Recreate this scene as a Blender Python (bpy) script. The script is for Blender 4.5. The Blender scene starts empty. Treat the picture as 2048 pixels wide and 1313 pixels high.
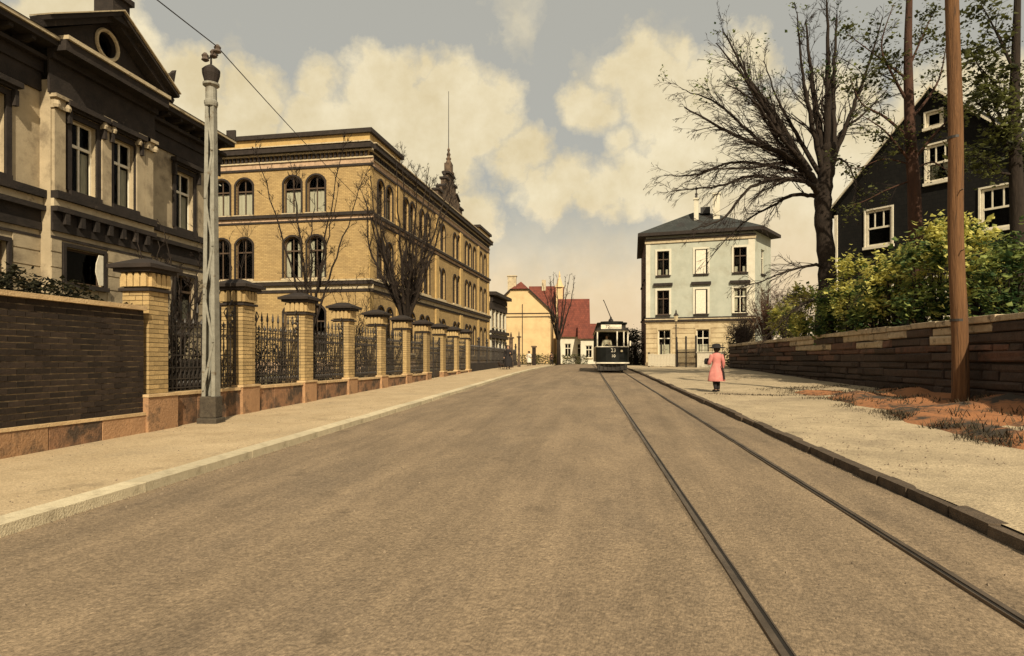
import bpy, bmesh, math, random
from mathutils import Vector, Matrix, noise
from mathutils.geometry import tessellate_polygon
R = math.radians
rng = random.Random(7)
SC = bpy.context.scene
COL = SC.collection

# ------------------------------------------------------------------ camera
EYE = 1.5
YAW = R(8.3)
cam_data = bpy.data.cameras.new('camera'); cam = bpy.data.objects.new('camera', cam_data)
COL.objects.link(cam); SC.camera = cam
cam.location = (0, 0, EYE); cam.rotation_euler = (R(90), 0, YAW)
cam_data.sensor_width = 36; cam_data.lens = 22.52; cam_data.shift_y = 0.031
cam_data.clip_start = 0.05; cam_data.clip_end = 3000

# ------------------------------------------------------------------ sky + sun
SUN_EL, SUN_AZ = 38, 19        # azimuth: degrees right of straight behind the camera's street axis
sdir = Vector((math.sin(R(SUN_AZ))*math.cos(R(SUN_EL)), -math.cos(R(SUN_AZ))*math.cos(R(SUN_EL)), math.sin(R(SUN_EL))))
sun_d = bpy.data.lights.new('sun', 'SUN'); sun = bpy.data.objects.new('sun', sun_d); COL.objects.link(sun)
sun_d.energy = 5.0; sun_d.angle = R(0.6); sun_d.color = (1.0, 0.86, 0.62)
sun.rotation_euler = (-sdir).to_track_quat('-Z', 'Y').to_euler()
sun.location = (0, 0, 60)
SC.view_settings.view_transform = 'Standard'; SC.view_settings.look = 'None'
SC.view_settings.exposure = 0.17; SC.view_settings.gamma = 1.0; SC.view_settings.use_curve_mapping = False

def build_world():
    w = bpy.data.worlds.new('World'); SC.world = w; w.use_nodes = True
    nt = w.node_tree; N = nt.nodes; L = nt.links; N.clear()
    def node(t, **k):
        n = N.new(t)
        for a, b in k.items(): setattr(n, a, b)
        return n
    def math_(op, a, b=None, clamp=False):
        n = node('ShaderNodeMath', operation=op, use_clamp=clamp)
        for i, x in enumerate((a, b)):
            if x is None: continue
            if isinstance(x, (int, float)): n.inputs[i].default_value = x
            else: L.new(x, n.inputs[i])
        return n.outputs[0]
    sky = node('ShaderNodeTexSky', sky_type='NISHITA', sun_disc=False)
    sky.sun_elevation = R(SUN_EL); sky.sun_rotation = R(180 - SUN_AZ)
    sky.dust_density = 4.0; sky.air_density = 1.0; sky.altitude = 100
    tc = node('ShaderNodeTexCoord'); d = tc.outputs['Generated']
    nz = node('ShaderNodeTexNoise'); nz.inputs['Scale'].default_value = 14; nz.inputs['Detail'].default_value = 7
    nz.inputs['Roughness'].default_value = 0.6
    L.new(d, nz.inputs['Vector'])
    sub = node('ShaderNodeVectorMath', operation='SUBTRACT'); L.new(nz.outputs['Color'], sub.inputs[0]); sub.inputs[1].default_value = (.5, .5, .5)
    scl = node('ShaderNodeVectorMath', operation='SCALE'); L.new(sub.outputs[0], scl.inputs[0]); scl.inputs['Scale'].default_value = 0.085
    add = node('ShaderNodeVectorMath', operation='ADD'); L.new(d, add.inputs[0]); L.new(scl.outputs[0], add.inputs[1])
    nf = node('ShaderNodeTexNoise'); nf.inputs['Scale'].default_value = 46; nf.inputs['Detail'].default_value = 6; nf.inputs['Roughness'].default_value = .65; L.new(d, nf.inputs['Vector'])
    sub2 = node('ShaderNodeVectorMath', operation='SUBTRACT'); L.new(nf.outputs['Color'], sub2.inputs[0]); sub2.inputs[1].default_value = (.5, .5, .5)
    sc2 = node('ShaderNodeVectorMath', operation='SCALE'); L.new(sub2.outputs[0], sc2.inputs[0]); sc2.inputs['Scale'].default_value = 0.026
    ad2 = node('ShaderNodeVectorMath', operation='ADD'); L.new(add.outputs[0], ad2.inputs[0]); L.new(sc2.outputs[0], ad2.inputs[1])
    wd = ad2.outputs[0]
    # cumulus heads: direction given as (azimuth right of the camera axis, tan elevation), angular radius
    heads = [(-.20,.43,.065),(-.09,.41,.06),(-.40,.41,.055),(-.30,.37,.055),(-.18,.37,.075),(-.06,.37,.07),(-.01,.405,.03),
             (-.25,.31,.10),(-.12,.31,.08),(-.42,.33,.08),(.12,.395,.05),(.19,.455,.05),(.23,.40,.07),(.30,.41,.07),(.02,.33,.04),(.03,.27,.04),
             (.08,.27,.05),(.14,.26,.05),(.20,.28,.06),(.27,.27,.07),(.35,.30,.09),(.44,.25,.12),(.36,.47,.05),(-.52,.36,.08),(.58,.27,.10),(.70,.36,.09),(-.66,.46,.10),
             (.42,.36,.06),(-.05,.22,.05),(-.30,.43,.035),(-.14,.455,.03),(.00,.30,.035),(.05,.24,.04),(.26,.33,.05),(.33,.36,.05),(.50,.40,.06),(.25,.47,.03),(-.50,.44,.05),(.16,.335,.03)]
    cy, sy = math.cos(YAW), math.sin(YAW)
    acc = None
    for (xc, zc, r) in heads:
        v = Vector((-sy + xc*cy, cy + xc*sy, zc)).normalized()
        ds = node('ShaderNodeVectorMath', operation='DISTANCE'); L.new(wd, ds.inputs[0]); ds.inputs[1].default_value = v
        m = math_('MULTIPLY', math_('SUBTRACT', r*0.99, ds.outputs['Value']), 46)
        acc = m if acc is None else math_('MAXIMUM', acc, m)
    # the same kind of broken cloud over the rest of the dome
    n2 = node('ShaderNodeTexNoise'); n2.inputs['Scale'].default_value = 3.2; n2.inputs['Detail'].default_value = 6
    L.new(wd, n2.inputs['Vector'])
    acc = math_('MAXIMUM', acc, math_('MULTIPLY', math_('SUBTRACT', n2.outputs['Fac'], 0.585), 8))
    # low haze bank toward the horizon
    sep = node('ShaderNodeSeparateXYZ'); L.new(wd, sep.inputs[0])
    acc = math_('MAXIMUM', acc, math_('MULTIPLY', math_('SUBTRACT', 0.215, sep.outputs['Z']), 8))
    mask = math_('MULTIPLY', math_('ADD', acc, 0.15), 1.0, clamp=True)
    # soft mottling in the cloud
    n3 = node('ShaderNodeTexNoise'); n3.inputs['Scale'].default_value = 9; n3.inputs['Detail'].default_value = 8; n3.inputs['Roughness'].default_value = .65
    L.new(d, n3.inputs['Vector'])
    cr = node('ShaderNodeValToRGB'); L.new(n3.outputs['Fac'], cr.inputs[0])
    cr.color_ramp.elements[0].position = .34; cr.color_ramp.elements[0].color = (.72, .60, .37, 1)
    cr.color_ramp.elements[1].position = .66; cr.color_ramp.elements[1].color = (.90, .79, .55, 1)
    haze = node('ShaderNodeMixRGB'); haze.inputs[0].default_value = 0.78
    sk = node('ShaderNodeMixRGB', blend_type='MULTIPLY'); sk.inputs[0].default_value = 1; L.new(sky.outputs[0], sk.inputs[1]); sk.inputs[2].default_value = (.09, .09, .09, 1)
    L.new(sk.outputs[0], haze.inputs[1]); haze.inputs[2].default_value = (.525, .50, .41, 1)
    # peach tone low down, as in the evening-warm print
    pz = node('ShaderNodeMapRange'); L.new(sep.outputs['Z'], pz.inputs[0]); pz.inputs[1].default_value = .02; pz.inputs[2].default_value = .24; pz.inputs[3].default_value = .75; pz.inputs[4].default_value = 0
    pm = node('ShaderNodeMixRGB'); L.new(pz.outputs[0], pm.inputs[0]); L.new(cr.outputs[0], pm.inputs[1]); pm.inputs[2].default_value = (.86, .62, .385, 1)
    mix = node('ShaderNodeMixRGB'); L.new(mask, mix.inputs[0]); L.new(haze.outputs[0], mix.inputs[1]); L.new(pm.outputs[0], mix.inputs[2])
    bg = node('ShaderNodeBackground'); bg.inputs['Strength'].default_value = 0.9; L.new(mix.outputs[0], bg.inputs['Color'])
    out = node('ShaderNodeOutputWorld'); L.new(bg.outputs[0], out.inputs[0])
build_world()

# ------------------------------------------------------------------ materials
MATS = {}
def mat(name, c1, c2=None, scale=6, rough=.85, bump=.0, bscale=40, metal=0, obj_rand=0.0, stain=None, stain_scale=1.2, stain_lo=.5, stain_hi=.7, spec=.3, stretch=None, grit=0, grit_scale=70, streak=0):
    """two-tone noise colour, optional stains with shapes of their own, per-object variation and fine relief"""
    m = bpy.data.materials.new(name); m.use_nodes = True; MATS[name] = m
    nt = m.node_tree; N = nt.nodes; L = nt.links
    b = N['Principled BSDF']; b.inputs['Roughness'].default_value = rough; b.inputs['Metallic'].default_value = metal
    b.inputs['Specular IOR Level'].default_value = spec
    tc = N.new('ShaderNodeTexCoord'); src = tc.outputs['Object']
    if stretch:
        mp = N.new('ShaderNodeMapping'); mp.inputs['Scale'].default_value = stretch; L.new(src, mp.inputs[0]); src = mp.outputs[0]
    c2 = c2 or tuple(x*.75 for x in c1)
    nz = N.new('ShaderNodeTexNoise'); nz.inputs['Scale'].default_value = scale; nz.inputs['Detail'].default_value = 6; nz.inputs['Roughness'].default_value = .62
    L.new(src, nz.inputs['Vector'])
    cr = N.new('ShaderNodeValToRGB'); L.new(nz.outputs['Fac'], cr.inputs[0])
    cr.color_ramp.elements[0].position = .33; cr.color_ramp.elements[0].color = (*c2, 1)
    cr.color_ramp.elements[1].position = .67; cr.color_ramp.elements[1].color = (*c1, 1)
    col = cr.outputs[0]
    if stain:
        n2 = N.new('ShaderNodeTexNoise'); n2.inputs['Scale'].default_value = stain_scale; n2.inputs['Detail'].default_value = 7; n2.inputs['Roughness'].default_value = .7
        L.new(src, n2.inputs['Vector'])
        mr = N.new('ShaderNodeMapRange'); mr.inputs[1].default_value = stain_lo; mr.inputs[2].default_value = stain_hi; L.new(n2.outputs['Fac'], mr.inputs[0])
        mx = N.new('ShaderNodeMixRGB'); L.new(mr.outputs[0], mx.inputs[0]); L.new(col, mx.inputs[1]); mx.inputs[2].default_value = (*stain, 1); col = mx.outputs[0]
    if grit:
        vo = N.new('ShaderNodeTexVoronoi'); vo.inputs['Scale'].default_value = grit_scale*.8; L.new(tc.outputs['Object'], vo.inputs['Vector'])
        sv = N.new('ShaderNodeSeparateColor'); L.new(vo.outputs['Color'], sv.inputs[0])
        mv = N.new('ShaderNodeMapRange'); L.new(sv.outputs[0], mv.inputs[0]); mv.inputs[3].default_value = 1-grit*.38; mv.inputs[4].default_value = 1+grit*.38
        hv = N.new('ShaderNodeHueSaturation'); L.new(col, hv.inputs['Color']); L.new(mv.outputs[0], hv.inputs['Value']); col = hv.outputs[0]
        # sharp-edged dung and damp stains
        nd_ = N.new('ShaderNodeTexNoise'); nd_.inputs['Scale'].default_value = 1.15; nd_.inputs['Detail'].default_value = 9; nd_.inputs['Roughness'].default_value = .68; L.new(tc.outputs['Object'], nd_.inputs['Vector'])
        md_ = N.new('ShaderNodeMapRange'); L.new(nd_.outputs['Fac'], md_.inputs[0]); md_.inputs[1].default_value = .60; md_.inputs[2].default_value = .66; md_.inputs[4].default_value = .42
        xd = N.new('ShaderNodeMixRGB'); L.new(md_.outputs[0], xd.inputs[0]); L.new(col, xd.inputs[1]); xd.inputs[2].default_value = tuple(.45*c for c in c2) + (1,); col = xd.outputs[0]
    if streak:
        sm = N.new('ShaderNodeMapping'); sm.inputs['Scale'].default_value = (1.5, .06, 1); sm.inputs['Rotation'].default_value = (0, 0, .035); L.new(tc.outputs['Object'], sm.inputs[0])
        ns = N.new('ShaderNodeTexNoise'); ns.inputs['Scale'].default_value = 1.6; ns.inputs['Detail'].default_value = 5; ns.inputs['Roughness'].default_value = .7; L.new(sm.outputs[0], ns.inputs['Vector'])
        ms = N.new('ShaderNodeMapRange'); L.new(ns.outputs['Fac'], ms.inputs[0]); ms.inputs[1].default_value = .32; ms.inputs[2].default_value = .68; ms.inputs[3].default_value = 1-streak; ms.inputs[4].default_value = 1+streak
        hs_ = N.new('ShaderNodeHueSaturation'); L.new(col, hs_.inputs['Color']); L.new(ms.outputs[0], hs_.inputs['Value']); col = hs_.outputs[0]
    if grit:
        ng = N.new('ShaderNodeTexNoise'); ng.inputs['Scale'].default_value = grit_scale; ng.inputs['Detail'].default_value = 4; ng.inputs['Roughness'].default_value = .8; L.new(tc.outputs['Object'], ng.inputs['Vector'])
        mg = N.new('ShaderNodeMapRange'); L.new(ng.outputs['Fac'], mg.inputs[0]); mg.inputs[1].default_value = .3; mg.inputs[2].default_value = .7; mg.inputs[3].default_value = 1-grit; mg.inputs[4].default_value = 1+grit
        hg = N.new('ShaderNodeHueSaturation'); L.new(col, hg.inputs['Color']); L.new(mg.outputs[0], hg.inputs['Value']); col = hg.outputs[0]
    if obj_rand:
        oi = N.new('ShaderNodeObjectInfo'); hs = N.new('ShaderNodeHueSaturation'); L.new(col, hs.inputs['Color'])
        mr = N.new('ShaderNodeMapRange'); L.new(oi.outputs['Random'], mr.inputs[0]); mr.inputs[3].default_value = 1-obj_rand; mr.inputs[4].default_value = 1+obj_rand
        L.new(mr.outputs[0], hs.inputs['Value']); col = hs.outputs[0]
    L.new(col, b.inputs['Base Color'])
    if bump:
        n3 = N.new('ShaderNodeTexNoise'); n3.inputs['Scale'].default_value = bscale; n3.inputs['Detail'].default_value = 5; L.new(src, n3.inputs['Vector'])
        bp = N.new('ShaderNodeBump'); bp.inputs['Strength'].default_value = bump; bp.inputs['Distance'].default_value = .03
        L.new(n3.outputs['Fac'], bp.inputs['Height']); L.new(bp.outputs[0], b.inputs['Normal'])
    return m

def brick_mat(name, c1, c2, mortar, sx=4.0, row=.085, bw=.25, stain=None, axis='x'):
    """far brickwork whose pieces cannot be picked apart; wall frame x along, z up"""
    m = bpy.data.materials.new(name); m.use_nodes = True; MATS[name] = m
    nt = m.node_tree; N = nt.nodes; L = nt.links; b = N['Principled BSDF']; b.inputs['Roughness'].default_value = .9; b.inputs['Specular IOR Level'].default_value = .2
    tc = N.new('ShaderNodeTexCoord'); sp = N.new('ShaderNodeSeparateXYZ'); L.new(tc.outputs['Object'], sp.inputs[0])
    cb = N.new('ShaderNodeCombineXYZ'); L.new(sp.outputs[0], cb.inputs[0]); L.new(sp.outputs[2], cb.inputs[1])
    bt = N.new('ShaderNodeTexBrick'); L.new(cb.outputs[0], bt.inputs['Vector'])
    bt.inputs['Color1'].default_value = (*c1, 1); bt.inputs['Color2'].default_value = (*c2, 1); bt.inputs['Mortar'].default_value = (*mortar, 1)
    bt.inputs['Scale'].default_value = 1; bt.inputs['Brick Width'].default_value = bw; bt.inputs['Row Height'].default_value = row; bt.inputs['Mortar Size'].default_value = .008
    nz = N.new('ShaderNodeTexNoise'); nz.inputs['Scale'].default_value = .7; nz.inputs['Detail'].default_value = 8; nz.inputs['Roughness'].default_value = .7; L.new(tc.outputs['Object'], nz.inputs['Vector'])
    mr = N.new('ShaderNodeMapRange'); L.new(nz.outputs['Fac'], mr.inputs[0]); mr.inputs[1].default_value = .45; mr.inputs[2].default_value = .75; mr.inputs[4].default_value = .6
    mx = N.new('ShaderNodeMixRGB'); L.new(mr.outputs[0], mx.inputs[0]); L.new(bt.outputs[0], mx.inputs[1]); mx.inputs[2].default_value = (*(stain or tuple(.5*x for x in c1)), 1)
    L.new(mx.outputs[0], b.inputs['Base Color'])
    bp = N.new('ShaderNodeBump'); bp.inputs['Strength'].default_value = .5; bp.inputs['Distance'].default_value = .01; L.new(bt.outputs['Fac'], bp.inputs['Height']); bp.invert = True
    L.new(bp.outputs[0], b.inputs['Normal'])
    return m

def tile_mat(name, c1, c2, row=.28, bw=.24):
    m = brick_mat(name, c1, c2, tuple(.35*x for x in c1), row=row, bw=bw)
    return m

def glass_mat():
    m = bpy.data.materials.new('window_glass'); m.use_nodes = True; nt = m.node_tree; N = nt.nodes; L = nt.links; N.clear()
    t = N.new('ShaderNodeBsdfTransparent'); t.inputs[0].default_value = (.72, .72, .66, 1)
    g = N.new('ShaderNodeBsdfGlossy'); g.inputs['Roughness'].default_value = .04
    tc = N.new('ShaderNodeTexCoord'); nz = N.new('ShaderNodeTexNoise'); nz.inputs['Scale'].default_value = 2.5; L.new(tc.outputs['Object'], nz.inputs['Vector'])
    bp = N.new('ShaderNodeBump'); bp.inputs['Strength'].default_value = .15; bp.inputs['Distance'].default_value = .02; L.new(nz.outputs['Fac'], bp.inputs['Height']); L.new(bp.outputs[0], g.inputs['Normal'])
    lw = N.new('ShaderNodeLayerWeight'); lw.inputs[0].default_value = .12
    mx = N.new('ShaderNodeMixShader'); L.new(lw.outputs['Fresnel'], mx.inputs[0]); L.new(t.outputs[0], mx.inputs[1]); L.new(g.outputs[0], mx.inputs[2])
    o = N.new('ShaderNodeOutputMaterial'); L.new(mx.outputs[0], o.inputs[0]); MATS['glass'] = m
    return m
glass_mat()

def leaf_mat(name, c1, c2, scale=1.5, lo=.42, hi=.58):
    m = mat(name, c1, c2, scale=scale, rough=.6, spec=.25)
    cr = [n for n in m.node_tree.nodes if n.type == 'VALTORGB'][0]
    cr.color_ramp.elements[0].position = lo; cr.color_ramp.elements[1].position = hi
    N = m.node_tree.nodes; L = m.node_tree.links; tr = N.new('ShaderNodeBsdfTranslucent'); L.new(cr.outputs[0], tr.inputs[0])
    mx = N.new('ShaderNodeMixShader'); mx.inputs[0].default_value = .45; L.new(N['Principled BSDF'].outputs[0], mx.inputs[1]); L.new(tr.outputs[0], mx.inputs[2]); L.new(mx.outputs[0], N['Material Output'].inputs[0])
    return m

mat('road', (.265, .195, .124), (.19, .140, .091), scale=1.3, rough=.95, bump=.55, bscale=55, stain=(.155, .118, .082), stain_scale=.55, stain_lo=.5, stain_hi=.78, stretch=(1.3, .45, 1), grit=.44, grit_scale=44, streak=.16)
mat('pavement', (.50, .385, .24), (.38, .285, .17), scale=1.6, rough=.95, bump=.5, bscale=45, stain=(.26, .20, .125), stain_scale=.8, stain_lo=.52, stain_hi=.8, grit=.3, grit_scale=45)
mat('right_pavement', (.47, .375, .245), (.34, .27, .175), scale=1.3, rough=.95, bump=.6, bscale=40, stain=(.24, .19, .13), stain_scale=.7, stain_lo=.5, stain_hi=.75, grit=.35, grit_scale=40)
mat('kerb', (.60, .52, .36), (.46, .39, .26), scale=5, rough=.85, bump=.4, bscale=50, obj_rand=.12, stain=(.28, .23, .15), stain_scale=3)
mat('dark_kerb', (.13, .095, .065), (.07, .052, .037), scale=5, rough=.95, bump=.6, bscale=40, obj_rand=.2, stain=(.035, .027, .02), stain_scale=3)  # dirty stone, with the shade of the step put into the colour
mat('dirt', (.42, .18, .075), (.28, .125, .055), scale=2.2, rough=1, bump=.9, bscale=26, stain=(.05, .04, .03), stain_scale=1.1, stain_lo=.47, stain_hi=.58)
mat('garden', (.16, .13, .06), (.09, .085, .04), scale=1.2, rough=1, bump=.9, bscale=18)
mat('far_ground', (.22, .18, .10), (.13, .12, .06), scale=.2, rough=1)
mat('steel', (.17, .13, .095), (.08, .062, .046), scale=3, rough=.5, metal=.5)
mat('rail_dirt', (.205, .152, .098), (.145, .107, .07), scale=2.5, rough=1, bump=.6, bscale=40, stain=(.10, .075, .05), stain_scale=1.4, stain_lo=.56, stain_hi=.70, grit=.4, grit_scale=45)
mat('groove', (.022, .018, .014), (.015, .012, .01), rough=.95)
mat('sandstone', (.44, .255, .135), (.31, .18, .095), scale=2.2, rough=.92, bump=.5, bscale=30, obj_rand=.14, stain=(.085, .06, .04), stain_scale=2.3, stain_lo=.53, stain_hi=.68)
mat('stained_sandstone', (.37, .20, .105), (.22, .12, .068), scale=2.2, rough=.92, bump=.5, bscale=30, obj_rand=.2, stain=(.075, .052, .036), stain_scale=1.7, stain_lo=.44, stain_hi=.60)
mat('sandstone_top', (.62, .45, .25), (.46, .32, .17), scale=4, rough=.9, bump=.4, obj_rand=.1)
mat('yellow_brick', (.46, .33, .155), (.35, .245, .115), scale=9, rough=.88, bump=.4, bscale=60, obj_rand=.22, stain=(.22, .15, .07), stain_scale=6, stain_lo=.6, stain_hi=.75)
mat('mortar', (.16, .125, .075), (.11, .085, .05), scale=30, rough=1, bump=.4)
mat('pale_mortar', (.42, .32, .19), (.20, .15, .09), scale=7, rough=1, bump=.4, stain=(.045, .032, .022), stain_scale=1.6, stain_lo=.42, stain_hi=.60)
mat('dark_brick', (.036, .024, .017), (.018, .013, .010), scale=6, rough=.9, bump=.5, bscale=50, obj_rand=.4, stain=(.19, .10, .045), stain_scale=2, stain_lo=.66, stain_hi=.75)
brick_mat('yellow_wall', (.47, .33, .15), (.36, .245, .11), (.26, .18, .085), stain=(.21, .145, .075))
mat('yellow_plain', (.49, .34, .14), (.40, .27, .11), scale=3, rough=.9, bump=.3, stain=(.2, .14, .07), stain_scale=1.3, stain_lo=.55, stain_hi=.75)
mat('pink_band', (.52, .36, .24), (.42, .29, .19), scale=3, rough=.9, bump=.3, stain=(.2, .15, .1), stain_scale=2)
mat('sooty_stone', (.17, .115, .075), (.075, .052, .037), scale=3, rough=.9, bump=.5, stain=(.04, .03, .022), stain_scale=2.5, stain_lo=.48, stain_hi=.62)
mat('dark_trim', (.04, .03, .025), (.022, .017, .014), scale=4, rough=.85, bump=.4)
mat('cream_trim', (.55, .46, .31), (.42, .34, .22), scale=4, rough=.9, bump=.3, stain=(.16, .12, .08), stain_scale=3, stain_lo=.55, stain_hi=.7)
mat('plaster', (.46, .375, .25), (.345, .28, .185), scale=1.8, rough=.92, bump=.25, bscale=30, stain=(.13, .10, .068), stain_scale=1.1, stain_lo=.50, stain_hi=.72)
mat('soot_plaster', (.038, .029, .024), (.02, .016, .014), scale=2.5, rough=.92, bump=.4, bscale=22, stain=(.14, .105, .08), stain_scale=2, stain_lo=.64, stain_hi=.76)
mat('iron', (.022, .018, .016), (.035, .026, .02), scale=12, rough=.55, spec=.5)
mat('mast_paint', (.29, .28, .235), (.20, .19, .155), scale=7, rough=.6, bump=.2, stain=(.12, .085, .05), stain_scale=6, stain_lo=.58, stain_hi=.68)
mat('mast_base', (.085, .07, .05), (.05, .04, .03), scale=12, rough=.9, bump=.5)
mat('slate', (.05, .048, .046), (.032, .032, .033), scale=5, rough=.7, bump=.3)
brick_mat('slate_roof', (.052, .055, .052), (.038, .042, .04), (.02, .02, .02), row=.2, bw=.22)
brick_mat('slate_wall', (.013, .012, .011), (.009, .0085, .008), (.005, .005, .005), row=.18, bw=.2)
tile_mat('red_tile', (.20, .06, .04), (.13, .042, .031))
tile_mat('shaded_wall', (.13, .07, .05), (.10, .06, .045))  # left wall of the grey house: its shade is put into the colour
mat('grey_plaster', (.45, .46, .385), (.38, .395, .33), scale=1.4, rough=.92, bump=.2, stain=(.33, .32, .25), stain_scale=.9, stain_lo=.5, stain_hi=.75)
mat('tan_plaster', (.56, .46, .29), (.46, .36, .215), scale=1.4, rough=.92, bump=.25, stain=(.33, .24, .14), stain_scale=.9)
mat('cream_plaster', (.66, .49, .265), (.58, .42, .225), scale=1, rough=.95, bump=.2, stain=(.45, .32, .17), stain_scale=.6, stain_lo=.5, stain_hi=.8)
mat('white_paint', (.78, .72, .58), (.64, .58, .45), scale=8, rough=.6)
mat('white_plaster', (.66, .62, .50), (.55, .51, .40), scale=1.5, rough=.92, bump=.2)
mat('brown_frame', (.10, .065, .04), (.07, .045, .03), scale=8, rough=.6)
mat('curtain', (.74, .72, .64), (.55, .53, .46), scale=5, rough=.95, stretch=(8, 1, .6))
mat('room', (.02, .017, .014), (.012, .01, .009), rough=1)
mat('bark', (.032, .022, .016), (.017, .012, .009), scale=9, rough=.95, bump=.9, bscale=24, stretch=(1, 1, .25))
mat('brown_bark', (.075, .036, .023), (.042, .022, .016), scale=9, rough=.95, bump=.9, bscale=24, stretch=(1, 1, .25))
mat('twig', (.03, .02, .015), (.02, .014, .011), scale=9, rough=.95)
mat('red_twig', (.13, .065, .04), (.06, .036, .026), scale=3, rough=.95)
mat('pole_wood', (.20, .10, .043), (.105, .052, .024), scale=3, rough=.9, bump=1.0, bscale=9, stretch=(7, 7, .35), stain=(.055, .034, .022), stain_scale=2.2, stain_lo=.56, stain_hi=.66)
leaf_mat('leaf_yellow', (.64, .60, .18), (.10, .16, .05), scale=1.9, lo=.42, hi=.52)
leaf_mat('leaf_green', (.33, .38, .11), (.045, .085, .032), scale=1.9, lo=.46, hi=.60)
leaf_mat('leaf_dark', (.14, .15, .045), (.035, .04, .02), scale=1.6)
leaf_mat('ivy', (.035, .034, .016), (.015, .015, .008), scale=4)
mat('grit_stone', (.26, .20, .14), (.12, .095, .07), scale=9, rough=1)
mat('weed', (.075, .055, .032), (.03, .026, .016), scale=3, rough=1)  # verge weeds, also the tufts that stand in for shadow streaks
mat('stone_a', (.068, .046, .036), (.042, .03, .024), scale=5, rough=.95, bump=.8, bscale=16, obj_rand=.28, stain=(.05, .038, .03), stain_scale=2.6, stain_lo=.5, stain_hi=.65)
mat('stone_b', (.15, .08, .055), (.095, .053, .038), scale=5, rough=.95, bump=.8, bscale=16, obj_rand=.3, stain=(.06, .043, .032), stain_scale=2.6, stain_lo=.5, stain_hi=.66)
mat('stone_c', (.50, .40, .27), (.34, .27, .18), scale=5, rough=.95, bump=.8, bscale=16, obj_rand=.2, stain=(.09, .07, .05), stain_scale=3, stain_lo=.55, stain_hi=.68)
mat('joint', (.03, .022, .018), (.02, .016, .013), scale=12, rough=1, bump=.5)
mat('tram_green', (.008, .009, .008), (.005, .006, .005), scale=4, rough=.4, spec=.3)
mat('tram_roof', (.06, .052, .042), (.04, .035, .03), scale=5, rough=.8)
mat('pink_cloth', (.60, .235, .205), (.47, .17, .15), scale=9, rough=.9, bump=.2)
mat('black_cloth', (.016, .014, .014), (.024, .02, .02), scale=12, rough=.9)
mat('white_cloth', (.72, .68, .58), (.55, .50, .42), scale=12, rough=.9)
mat('brown_cloth', (.10, .06, .04), (.07, .045, .03), scale=12, rough=.9)
mat('skin', (.55, .33, .22), (.48, .28, .18), scale=20, rough=.6)
mat('hair', (.035, .022, .015), (.02, .013, .01), scale=30, rough=.6)
mat('wire', (.03, .026, .022), rough=.6)
mat('porcelain', (.12, .09, .07), (.07, .05, .04), rough=.4)
mat('lamp_glass', (.62, .52, .33), (.5, .42, .27), rough=.2, spec=.6)

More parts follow.
